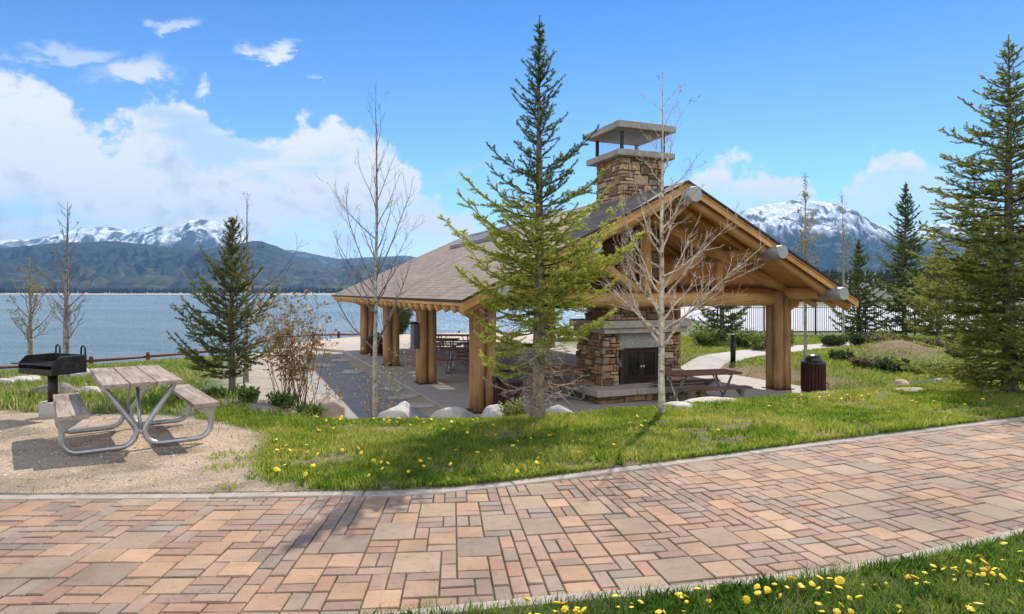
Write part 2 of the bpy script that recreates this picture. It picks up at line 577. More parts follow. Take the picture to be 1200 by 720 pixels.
class MB:
    """collects boxes, tubes, prisms; build() links them as ONE mesh object"""

    def __init__(s):
        s.v, s.f, s.m, s.uv, s.c, s.sm = [], [], [], [], [], []
        s.cc = (1, 1, 1)

    def add(s, vs_, fs, mat=0, uvs=None, sm=False):
        b = len(s.v)
        s.v += [tuple(v) for v in vs_]
        s.c += [s.cc] * len(vs_)
        for i, f in enumerate(fs):
            s.f.append([b + k for k in f])
            s.m.append(mat)
            s.sm.append(sm)
            s.uv.append(uvs[i] if uvs else [(vs_[k][0], vs_[k][1]) for k in f])

    def box(s, c, d, mat=0, rot=None):
        x, y, z = d[0] / 2, d[1] / 2, d[2] / 2
        P = [Vector(p) for p in ((-x, -y, -z), (x, -y, -z), (x, y, -z), (-x, y, -z), (-x, -y, z), (x, -y, z), (x, y, z), (-x, y, z))]
        if rot is not None:
            P = [rot @ p for p in P]
        P = [p + Vector(c) for p in P]
        s.add(P, [(0, 3, 2, 1), (4, 5, 6, 7), (0, 1, 5, 4), (1, 2, 6, 5), (2, 3, 7, 6), (3, 0, 4, 7)], mat)

    def tube(s, pts, rad, n=10, mat=0, cap=True, sm=True, end_mat=None):
        pts = [Vector(p) for p in pts]
        if isinstance(rad, (int, float)):
            rad = [rad] * len(pts)
        T = []
        for i in range(len(pts)):
            a, b = pts[max(0, i - 1)], pts[min(len(pts) - 1, i + 1)]
            T.append((b - a).normalized())
        u = T[0].orthogonal().normalized()
        base = len(s.v)
        Ls = [0]
        for i in range(1, len(pts)):
            Ls.append(Ls[-1] + (pts[i] - pts[i - 1]).length)
        for i, p in enumerate(pts):
            u = (u - T[i] * u.dot(T[i])).normalized()
            w = T[i].cross(u)
            for k in range(n):
                a = 2 * math.pi * k / n
                s.v.append(tuple(p + (u * math.cos(a) + w * math.sin(a)) * rad[i]))
                s.c.append(s.cc)
        for i in range(len(pts) - 1):
            for k in range(n):
                k2 = (k + 1) % n
                s.f.append([base + i * n + k, base + i * n + k2, base + (i + 1) * n + k2, base + (i + 1) * n + k])
                s.m.append(mat)
                s.sm.append(sm)
                r2 = 2 * math.pi * rad[i] / n
                s.uv.append([(k * r2, Ls[i]), ((k + 1) * r2, Ls[i]), ((k + 1) * r2, Ls[i + 1]), (k * r2, Ls[i + 1])])
        if cap:
            for i, rv in ((0, True), (len(pts) - 1, False)):
                f = [base + i * n + k for k in range(n)]
                if rv:
                    f.reverse()
                s.f.append(f)
                s.m.append(mat if end_mat is None else end_mat)
                s.sm.append(False)
                s.uv.append([(.3 * math.cos(k), .02 * math.sin(k)) for k in range(n)])

    def prism(s, poly, z0, z1, mat=0):
        n = len(poly)
        V = [(x, y, z0) for x, y in poly] + [(x, y, z1) for x, y in poly]
        F = [tuple(range(n - 1, -1, -1)), tuple(range(n, 2 * n))] + [(i, (i + 1) % n, n + (i + 1) % n, n + i) for i in range(n)]
        s.add(V, F, mat)

    def build(s, name, mats, parent=None, bevel=0, seg=1, loc=None, rz=None):
        me = bpy.data.meshes.new(name)
        me.from_pydata(s.v, [], s.f)
        for m_ in (mats if isinstance(mats, (list, tuple)) else [mats]):
            me.materials.append(m_)
        me.polygons.foreach_set('material_index', s.m)
        me.polygons.foreach_set('use_smooth', s.sm)
        ul = me.uv_layers.new(name='UVMap')
        flat = [c for f in s.uv for p in f for c in p]
        ul.data.foreach_set('uv', flat)
        a = me.color_attributes.new('Col', 'FLOAT_COLOR', 'POINT')
        a.data.foreach_set('color', [k for c in s.c for k in (*c, 1)])
        me.update()
        o = bpy.data.objects.new(name, me)
        col.objects.link(o)
        o.parent = parent
        if loc:
            o.location = loc
        if rz is not None:
            o.rotation_euler = (0, 0, rz)
        if bevel:
            b = o.modifiers.new('bevel', 'BEVEL')
            b.width = bevel
            b.segments = seg
            b.limit_method = 'ANGLE'
            b.angle_limit = R(40)
        return o


# ------------------------------------------------------------------ the lie of the land
def curve(pts):
    xs = np.array([p[0] for p in pts], float)
    ys = np.array([p[1] for p in pts], float)
    gx = np.linspace(xs[0], xs[-1], 3000)
    gy = np.interp(gx, xs, ys)
    dx = gx[1] - gx[0]
    w = max(3, int(.9 / dx))
    k = np.ones(w) / w
    pad = np.concatenate([np.full(w, gy[0]), gy, np.full(w, gy[-1])])
    gy2 = np.convolve(pad, k, 'same')[w:-w]
    gy2[:w] = gy[:w]
    gy2[-w:] = gy[-w:]
    return lambda x: np.interp(x, gx, gy2)


yk = curve([(-60, 4.3), (-14, 5.13), (-4.23, 5.36), (-2.5, 5.39), (-.79, 5.47), (0, 5.74), (1.71, 6.49), (3.93, 7.47), (6.9, 8.73), (14, 11.75), (25, 16.4), (60, 30)])
yn = curve([(-60, 1.2), (-14, 2.2), (-4, 2.85), (-1.5, 3.20), (-.45, 3.42), (0, 3.53), (.475, 3.60), (.97, 3.68), (2.09, 3.96), (3.6, 4.57), (14, 8.8), (25, 13.3), (60, 27)])
FENCE = [(-60, 12), (-30, 21), (-19.8, 25.1), (-17.1, 28.5), (-14.5, 33), (-11, 38), (-10.0, 41.4), (-7.1, 43.4), (-4, 45.2), (0, 47), (6, 50), (20, 65), (60, 120)]
_fx = [p[0] for p in FENCE]
_fy = [p[1] for p in FENCE]


def yf(x):
    return np.interp(x, _fx, _fy)


SLAB = EYE - 2.67                                   # pavilion floor level
TH = .395
BX, BY = math.cos(TH), math.sin(TH)
PM = (3.9916, 14.6294)                              # middle of the front gable overhang, on plan
HALF = 5.374


def pav(p, s, z=0.0):
    return (PM[0] + p * BX - s * BY, PM[1] + p * BY + s * BX, SLAB + z)


def pav_local(x, y):
    dx, dy = np.asarray(x) - PM[0], np.asarray(y) - PM[1]
    return dx * BX + dy * BY, -dx * BY + dx * 0 + dy * BX


LAKE_Z = -8.0


def G(x, y):
    x = np.asarray(x, float)
    y = np.asarray(y, float)
    k, n, f = yk(x), yn(x), yf(x)
    # left: gentle slope to the lakeside fence
    t = np.clip((y - 9.8) / np.maximum(f - 9.8, 1), 0, 1)
    left = .02 - .08 * smooth(0, 2.2, y - k) - .05 * smooth(8, 10, y) - 1.5 * t
    # middle: lawn, crest, then down to the pavilion floor
    crest = 9.3 + .40 * np.maximum(x, 0) - .25 * smooth(-2.5, -.5, -x)
    mid = .02 - .10 * smooth(0, 3.6, y - k) - .02 * np.clip(y - k, 0, 4)
    low = -1.09 + 0 * x
    low = low - .5 * smooth(35, 46, y)
    mid = mid + (low - mid) * smooth(0, 3.3, y - crest)
    # right: lawn easing to the level ground by the far fence
    rgt_low = -.93 + .16 * fbm(x * .15, y * .15, 5)
    rgt = .02 - .08 * smooth(0, 3.5, y - k)
    rgt = rgt + (rgt_low - rgt) * smooth(0, 5.5, y - crest - .3)
    rgt = rgt + .62 * np.exp(-((x - 15.2) ** 2 / 2.6 + (y - 25.5) ** 2 / 2.2)) + .22 * np.exp(-((x - 20) ** 2 / 12 + (y - 27) ** 2 / 9))
    rgt = rgt + .03 * np.clip(y - 110, 0, 2500)
    q, s = pav_local(x, y)
    xl = np.where(y < 12, -2.4, -2.4 - .42 * (y - 12))
    wm = smooth(xl - 2.2, xl, x)
    z = left * (1 - wm) + mid * wm
    wr = smooth(5.6, 7.8, q) * smooth(3.0, 6.5, x)
    z = z * (1 - wr) + rgt * wr
    z = z + .05 * (fbm(x * .9, y * .9, 2) - .5) * smooth(.2, 1.2, y - k) * (1 - smooth(200, 500, y))
    # path bed and near verge
    verge = .02 + .05 * smooth(.1, 1.2, n - y)
    z = np.where(y < n + .001, verge, z)
    z = np.where((y > n) & (y < k), -.12, z)
    # bank down to the lake, and the lake bed
    xs = 4.0 + .11 * np.maximum(y - 47, 0)
    wl = 1 - smooth(0, 3 + .06 * np.maximum(y - 40, 0), x - xs)
    bank = np.maximum(-1.6 - .55 * np.maximum(y - f - 1.0, 0), -11)
    zl = np.where(y > f + 1.0, np.minimum(z, bank), z)
    far = smooth(1900, 2150, y + 120 * (fbm(x * .004, 3.1, 8) - .5))
    zl = zl + (LAKE_Z + 3 - zl) * far + .03 * np.clip(y - 2100, 0, 3000) * far
    return z * (1 - wl) + zl * wl


def g(x, y):
    return float(G(np.array([x]), np.array([y]))[0])


def hit(px, py):
    """the ground point that the photograph shows at pixel px, py"""
    Y = np.concatenate([np.arange(2.5, 60, .02), np.arange(60, 400, .5)])
    X = (px - 600) / FPX * Y
    ray = EYE - (py - 342) / FPX * Y
    k = np.argmax(ray < G(X, Y))
    return float(X[k]), float(Y[k]), g(float(X[k]), float(Y[k]))


def gravel(x, y):
    e = np.interp(y, [5.0, 5.36, 6, 7.1, 8.2, 9.0, 9.5, 10.0], [-1.7, -1.75, -2.1, -2.6, -3.25, -4.0, -5.4, -9])
    w = smooth(-.28, .28, e - x + .9 * (fbm(np.asarray(x) * 1.5, np.asarray(y) * 1.5, 11) - .5))
    top = smooth(-.3, .3, 10.3 - y + .7 * (fbm(np.asarray(x) * .9, np.asarray(y) * .9, 12) - .5))
    return w * top * (y > yk(x))


def paved(x, y):
    """1 where a floor or path sheet lies, so that no grass grows there"""
    p, s = pav_local(x, y)
    a = ((p > -5.0) & (p < 5.35) & (s > .2) & (s < 22.5))
    b = ((p > -9.2) & (p < -5.55) & (s > -1.2) & (s < 16))
    return a | b


# ------------------------------------------------------------------ setting: ground sheet, water, paving, kerbs
def build_ground():
    xs = np.concatenate([-np.geomspace(4000, 12.3, 60), np.arange(-12, 15, .16), np.geomspace(15.3, 4000, 60)])
    before = -np.concatenate([np.geomspace(60, 2.2, 18), np.arange(2.0, .1, -.12), [.06, .055]])
    beyond = np.concatenate([[.055, .06], np.arange(.14, 9, .14), np.geomspace(9.2, 60, 75), np.geomspace(62, 4500, 60)])
    rows = []
    kx, nx = yk(xs), yn(xs)
    for o in before:
        rows.append((nx + o, None))
    for t in (.0, .33, .66, 1.0):
        rows.append((nx - .05 + t * (kx - nx + .10), -.12))
    for o in beyond:
        w = np.exp(-max(0, o - 8) / 60)
        rows.append((kx * w + 6 * (1 - w) + o, None))
    V, C = [], []
    for y, fz in rows:
        z = G(xs, y) if fz is None else np.full(len(xs), fz)
        V.append(np.stack([xs, y, z], 1))
    V = np.concatenate(V)
    x, y, z = V[:, 0], V[:, 1], V[:, 2]
    nr, nc = len(rows), len(xs)
    grass = np.array([.12, .165, .04])
    dry = np.array([.30, .24, .12])
    soil = np.array([.20, .15, .105])
    grav = np.array([.60, .455, .325])
    sand = np.array([.50, .43, .34])
    forest = np.array([.06, .075, .04])
    n1 = fbm(x * .8, y * .8, 21)
    n2 = fbm(x * .22, y * .22, 22)
    c = grass + (dry - grass) * smooth(.58, .80, n1)[:, None] * .8
    c = c + (soil - c) * smooth(.60, .78, n2)[:, None] * .7
    wg = gravel(x, y)[:, None]
    c = c * (1 - wg) + grav * (.9 + .25 * n1[:, None]) * wg
    wb = np.maximum(smooth(.57, .68, fbm(x * 1.6, y * 1.6, 15)), smooth(.52, .64, fbm(x * 2.4, y * 3.2, 17)) * smooth(.8, .2, y - yk(x))) * (y > yk(x)) * (y < 16) * .75
    c = c + (np.array([.30, .23, .155]) - c) * wb[:, None]
    # sandy strip beside the floor and along the lakeside fence
    p, s = pav_local(x, y)
    f = yf(x)
    wsd = smooth(-9.9, -9.3, p) * smooth(-5.6, -6, p) * smooth(-1.5, 0, s)
    wsd = np.maximum(wsd, smooth(15, 17, s) * smooth(-10.2, -9.2, p) * smooth(1, -1, y - f) * smooth(8, 5, p))
    wsd = np.maximum(wsd, smooth(0, 1, y - f) * (y < 400))
    wsd = np.maximum(wsd, smooth(1850, 1900, y) * smooth(2250, 2180, y))
    c = c + (sand - c) * (wsd * (y > 10))[:, None]
    # bare earth right of the pavilion and on the mound
    we = smooth(5.0, 5.6, p) * smooth(7.8, 6.4, p) * smooth(-.5, .5, s) * smooth(9, 6.5, s) * smooth(.40, .55, fbm(x * .6, y * .6, 31) + .12)
    we = np.maximum(we, np.exp(-((x - 15.2) ** 2 / 2.4 + (y - 25.2) ** 2 / 2)) * 1.3)
    earth = np.array([.30, .20, .125])
    c = c + (earth - c) * np.clip(we, 0, 1)[:, None]
    wf = smooth(105, 125, y) * (y < 1800) * (x > 4) + smooth(2200, 2300, y)
    c = c + (forest - c) * np.clip(wf, 0, 1)[:, None]
    i = np.arange(nr - 1)[:, None] * nc + np.arange(nc - 1)[None]
    F = np.stack([i, i + 1, i + 1 + nc, i + nc], -1).reshape(-1, 4)
    o = fast_mesh('ground', V, F, M['ground'], None, c, True)
    tag(o, kind='structure')


build_ground()

wm_ = MB()
wm_.add([(-4500, 18, LAKE_Z), (700, 18, LAKE_Z), (700, 2400, LAKE_Z), (-4500, 2400, LAKE_Z)], [(0, 1, 2, 3)])
tag(wm_.build('lake_water', M['water']), kind='structure')


def tile_grid(W, H, sizes, rnd):
    """random tiling of a W x H grid with rectangles of the given (w, h, weight) sizes"""
    occ = np.zeros((H, W), bool)
    out = []
    for j in range(H):
        i = 0
        while i < W:
            if occ[j, i]:
                i += 1
                continue
            opts, ws = [], []
            for (w, h, k) in sizes:
                if i + w <= W and j + h <= H and not occ[j:j + h, i:i + w].any():
                    opts.append((w, h))
                    ws.append(k)
            if not opts:
                opts, ws = [(1, 1)], [1]
            w, h = rnd.choices(opts, ws)[0]
            occ[j:j + h, i:i + w] = True
            out.append((i, j, w, h))
            i += w
    return out


moss_pts = []


def build_paving():
    rnd = random.Random(5)
    U = .108
    nu, nv = 230, 46
    tiles = tile_grid(nu, nv, [(3, 3, 3.4), (2, 2, 5.4), (2, 1, 11.5), (1, 2, 6.0)], rnd)
    # the field bends gently with the path: heading 1 deg on the left to 19 deg on the right
    us = np.arange(nu * 4 + 1) * U / 4
    u0 = us - 10.5
    head = R(1) + R(19) * smooth(-2.2, 4.2, u0)
    px = np.concatenate([[0], np.cumsum(np.cos(head[:-1]) * U / 4)])
    py = np.concatenate([[0], np.cumsum(np.sin(head[:-1]) * U / 4)])
    k0 = np.argmin(abs(u0))
    px, py = px - px[k0], py - py[k0] + 2.95
    vs_, fs, cs = [], [], []

    def W(u, v):
        h = np.interp(u, us, head)
        return np.interp(u, us, px) - v * math.sin(h), np.interp(u, us, py) + v * math.cos(h)

    pal3 = [(.37, .285, .205), (.35, .27, .195), (.33, .26, .195), (.39, .295, .205)]
    pal2 = [(.47, .305, .19), (.44, .295, .185), (.42, .28, .185), (.45, .315, .205), (.40, .275, .195)]
    pal1 = [(.36, .245, .18), (.34, .24, .18), (.38, .255, .185), (.33, .24, .185), (.33, .255, .195), (.38, .275, .205), (.30, .245, .20), (.40, .245, .17)]
    for (i, j, w, h) in tiles:
        u, v = (i + w / 2) * U, (j - 4 + h / 2) * U - .6
        cx, cy = W(u, v)
        if not (yn(cx) - .15 < cy < yk(cx) + .15):
            continue
        pal = pal3 if w * h == 9 else pal2 if w * h == 4 else pal1
        if rnd.random() < (.28 if cy < yn(cx) + 1.1 else .10) and -3 < cx < 7:
            side, k = rnd.randrange(4), rnd.randrange(8, 26)
            for _ in range(k):
                t = rnd.uniform(-.5, .5)
                o = (w * U / 2 + rnd.gauss(0, .003), t * h * U) if side == 0 else (-w * U / 2 + rnd.gauss(0, .003), t * h * U) if side == 1 else (t * w * U, h * U / 2 + rnd.gauss(0, .003)) if side == 2 else (t * w * U, -h * U / 2 + rnd.gauss(0, .003))
                q = W(u + o[0], v + o[1])
                if yn(q[0]) + .06 < q[1] < yk(q[0]) - .06:
                    moss_pts.append(q)
        c = np.array(rnd.choice(pal)) * rnd.uniform(.86, 1.1)
        b = len(vs_)
        dz = rnd.uniform(-.004, .003)
        tl = [rnd.uniform(-.0028, .0028) for _ in range(4)]
        for (inset, z) in ((.0045, -.03), (.0045, -.006), (.010, 0)):
            for q, (su, sv) in enumerate(((-1, -1), (1, -1), (1, 1), (-1, 1))):
                X, Y = W(u + su * (w * U / 2 - inset), v + sv * (h * U / 2 - inset))
                vs_.append((X, Y, z + dz + tl[q]))
                cs.append(c)
        for k in range(4):
            k2 = (k + 1) % 4
            fs.append((b + k, b + k2, b + 4 + k2, b + 4 + k))
            fs.append((b + 4 + k, b + 4 + k2, b + 8 + k2, b + 8 + k))
        fs.append((b + 8, b + 9, b + 10, b + 11))
    o = fast_mesh('paving', np.array(vs_), np.array(fs), M['paver'], None, np.array(cs) * np.array([.95, .905, .87]))
    tag(o, kind='structure')
    # bedding sand in the joints
    xs = np.linspace(-16, 22, 240)
    V = np.concatenate([np.stack([xs, yn(xs) - .03, np.full(240, -.011)], 1), np.stack([xs, yk(xs) + .03, np.full(240, -.011)], 1)])
    F = np.array([(i, i + 1, i + 241, i + 240) for i in range(239)])
    tag(fast_mesh('paving_joint_sand', V, F, M['joint']), kind='structure')


build_paving()


def build_kerb(name, fn, width, z1, side):
    mb = MB()
    x = -15.0
    rnd = random.Random(3)
    while x < 21:
        L = 1.25
        x2 = x + L
        n = 5
        pts = []
        for k in range(n + 1):
            xx = x + .004 + (x2 - x - .008) * k / n
            y = float(fn(xx))
            dy = (float(fn(xx + .05)) - float(fn(xx - .05))) / .1
            nn = Vector((-dy, 1)).normalized()
            pts.append((Vector((xx, y)) - nn * width / 2, Vector((xx, y)) + nn * width / 2))
        dz = rnd.uniform(-.003, .004)
        V, F = [], []
        for a, b in pts:
            V += [(a.x, a.y, -.12), (b.x, b.y, -.12), (b.x, b.y, z1 + dz), (a.x, a.y, z1 + dz)]
        for k in range(n):
            o = k * 4
            F += [(o + 3, o + 7, o + 6, o + 2), (o, o + 4, o + 7, o + 3), (o + 2, o + 6, o + 5, o + 1)]
        F += [(0, 3, 2, 1), (n * 4, n * 4 + 1, n * 4 + 2, n * 4 + 3)]
        mb.add(V, F)
        x = x2
    tag(mb.build(name, M['kerb'], bevel=.008), kind='structure')


build_kerb('kerb', yk, .135, .008, 1)
build_kerb('kerb', yn, .12, .008, -1)


def sheet(name, mat, poly, z, th=.12):
    mb = MB()
    mb.prism(poly, z - th, z)
    return tag(mb.build(name, mat, bevel=.01), kind='structure')


sheet('pavilion_floor', M['concrete'], [pav(p, s)[:2] for p, s in ((-5.0, .3), (5.3, .3), (5.3, 22), (-5.0, 22))], SLAB)
sheet('asphalt_path', M['asphalt'], [pav(p, s)[:2] for p, s in ((-9.0, -1.0), (-5.6, -1.0), (-5.6, 15.5), (-8.2, 15.5), (-9.0, 9))], SLAB - .004, .1)
sheet('lakeside_terrace', M['sandy'], [(-12.5, 33.5), (-7.6, 29.6), (-4.4, 34.5), (4, 37), (5, 44), (-3, 42.5), (-8, 40.5), (-9.6, 38)], SLAB - .012, .1)
sheet('parking_lot', M['lot'], [(14.5, 40), (75, 40), (120, 108), (20, 108)], -.72, .3)


sheet('gravel_strip', M['sandy'], [pav(p, s)[:2] for p, s in ((-5.62, -1.0), (-4.98, -1.0), (-4.98, 15.8), (-5.62, 15.8))], SLAB - .035, .1)


def ribbon(name, mat, pts, w, th=.1, dz=.03):
    P = [Vector(p) for p in pts]
    mb = MB()
    V, F = [], []
    for i, p in enumerate(P):
        t = (P[min(i + 1, len(P) - 1)] - P[max(i - 1, 0)]).normalized()
        n = Vector((-t.y, t.x))
        for q in (p - n * w / 2, p + n * w / 2):
            z = g(p.x, p.y) + dz
            V += [(q.x, q.y, z - th), (q.x, q.y, z)]
    for i in range(len(P) - 1):
        o = i * 4
        F += [(o + 1, o + 5, o + 7, o + 3), (o, o + 4, o + 5, o + 1), (o + 3, o + 7, o + 6, o + 2)]
    F += [(0, 1, 3, 2), (len(P) * 4 - 4, len(P) * 4 - 2, len(P) * 4 - 1, len(P) * 4 - 3)]
    mb.add(V, F)
    return tag(mb.build(name, mat), kind='structure')


def bez(pts, n=24):
    """Catmull-Rom through plan points"""
    P = [Vector(p) for p in pts]
    P = [P[0] * 2 - P[1]] + P + [P[-1] * 2 - P[-2]]
    out = []
    for i in range(1, len(P) - 2):
        for k in range(n):
            t = k / n
            a, b, c, d = P[i - 1:i + 3]
            out.append(.5 * ((2 * b) + (c - a) * t + (2 * a - 5 * b + 4 * c - d) * t * t + (3 * b - a - 3 * c + d) * t ** 3))
    out.append(P[-2])
    return out


ribbon('concrete_path', M['concrete'], bez([(5.6, 21.0), (7.6, 24.2), (10.2, 26.6), (13.5, 29.4), (18, 31.5), (26, 32.5)], 10), 1.7, dz=.05)

# ------------------------------------------------------------------ mountains
def build_range(name, prof, D, depth0, depth1, kind, seed, treeline=None, nx=420, nr=90, rough=.30, stretch=1.0, patch=1.0):
    pxs = np.linspace(prof[0][0], prof[-1][0], nx)
    yy = np.interp(pxs, [p[0] for p in prof], [p[1] for p in prof])
    kk = np.ones(5) / 5
    yy = np.convolve(np.pad(yy, 2, 'edge'), kk, 'valid')
    X = (pxs - 600) / FPX * D
    H = (342 - yy) / FPX * D + EYE                    # ridge height at distance D
    rs = np.linspace(0, 1, nr)
    XX, RR = np.meshgrid(X, rs)
    YY = D - depth0 + (depth0 + depth1) * RR
    rc = depth0 / (depth0 + depth1)
    sl = np.where(RR < rc, (RR / rc) ** 1.25, 1 - .75 * ((RR - rc) / (1 - rc)))
    s = 1 / (D * .045)
    wx = XX + (fbm(XX * s * .8, YY * s * .8, seed + 9) - .5) / s * 1.6

    def rmf(x, y, sd, oct=6):
        v, a, t, wgt = 0, 1.0, 0, 1.0
        for o in range(oct):
            r = (1 - abs(2 * vnoise(x * 2.03 ** o, y * 2.03 ** o, sd + o * 5) - 1)) ** 2
            v = v + a * r * wgt
            t += a
            wgt = np.clip(r * 1.6, 0, 1)
            a *= .52
        return v / t
    ridg = rmf(wx * s * 1.1 * stretch, YY * s * .42, seed)
    rg2 = rmf(wx * s * 4.2, YY * s * 1.6, seed + 40, 5)
    amp = np.where(RR < rc, np.sin(np.clip(RR / rc, 0, 1) * math.pi) ** .8 * rough + .03, .03)
    Hm = H[None, :] + 0 * XX
    Z = LAKE_Z - 6 + (Hm - LAKE_Z) * sl + amp * abs(Hm) * ((ridg - .42) * 1.15 + (rg2 - .42) * .55)
    # colour: what grows or lies there, with haze blue painted into the forest
    dzx = np.gradient(Z, axis=1) / np.gradient(XX, axis=1)
    dzy = np.gradient(Z, axis=0) / np.gradient(YY, axis=0)
    slope = np.hypot(dzx, dzy)
    forest = np.array([.011, .023, .027])
    meadow = np.array([.085, .090, .045])
    rock = np.array([.075, .068, .065])
    snow = np.array([.86, .88, .92])
    n = fbm(XX * s * 2, YY * s * 2, seed + 5, 5)
    n5 = fbm(XX * s * 7, YY * s * 5, seed + 6, 4)
    rel = Z / max(1, H.max())
    c = np.zeros(Z.shape + (3,)) + forest
    c = c + (meadow - c) * (smooth(.52, .60, n * .6 + n5 * .4) * smooth(.62, .12, rel) * .85)[..., None]
    if treeline is not None:
        lo, hi = treeline
        wrock = smooth(lo - .08, lo + .05, rel + .16 * (n - .5))
        c = c + (rock - c) * wrock[..., None]
        st = fbm(wx * s * 9 * patch, YY * s * 2.2 * patch, seed + 70, 5)
        bare = smooth(.52, .585, st * .6 + n * .4 + .10 * (slope - .6))
        ws = smooth(lo, hi, rel + .06 + .30 * (n - .5) + .30 * (st - .5)) * (1 - .95 * bare)
        c = c + (snow - c) * np.clip(ws, 0, 1)[..., None]
    V = np.stack([XX, YY, Z], -1).reshape(-1, 3)
    i = np.arange(nr - 1)[:, None] * nx + np.arange(nx - 1)[None]
    F = np.stack([i, i + 1, i + 1 + nx, i + nx], -1).reshape(-1, 4)
    o = fast_mesh(name, V, F, M['mountain'], None, c.reshape(-1, 3), False)
    tag(o, kind='structure')


build_range('hills', [(-420, 305), (-200, 300), (0, 291), (60, 284), (130, 281), (190, 287), (235, 293), (262, 288), (300, 280), (325, 287), (350, 300), (378, 312),
                      (400, 314), (430, 309), (455, 302), (480, 305), (560, 316), (640, 326), (720, 332)], 3800, 1600, 900, 'hill', 3, rough=.30, stretch=1.5)
build_range('mountains', [(-420, 292), (-200, 286), (0, 281), (40, 279), (85, 270), (120, 265), (150, 268), (178, 263), (200, 267), (226, 258), (250, 257), (262, 263), (290, 279),
                          (320, 289), (400, 303), (440, 300), (480, 299), (520, 308), (640, 325)], 6500, 1700, 1200, 'snow', 11, (.55, .72), nx=620, nr=110)
build_range('mountains', [(700, 318), (780, 312), (830, 285), (870, 246), (900, 238), (930, 233), (960, 235), (985, 239), (1010, 251), (1040, 268), (1056, 280), (1076, 271), (1100, 261),
                          (1130, 268), (1165, 262), (1200, 270), (1300, 290), (1500, 300), (1700, 310)], 5200, 1900, 1100, 'snow', 17, (.52, .66), nx=620, nr=130, rough=.17, stretch=.6, patch=.55)
build_range('hills', [(640, 336), (760, 333), (860, 330), (940, 331), (1000, 326), (1060, 322), (1120, 326), (1200, 322), (1300, 318), (1500, 310), (1700, 305)], 1500, 700, 500, 'hill', 23, nx=260, nr=50)


# ------------------------------------------------------------------ the pavilion
W2 = 8.657 / 2
HE, HR = 2.51, 5.185
LT, RIDGE = 19.7, 15.9
SLOPE = (HR - HE) / HALF


def roof_z(p):
    return HE + (HALF - abs(p)) * SLOPE


PAV_LOC = (PM[0], PM[1], SLAB)


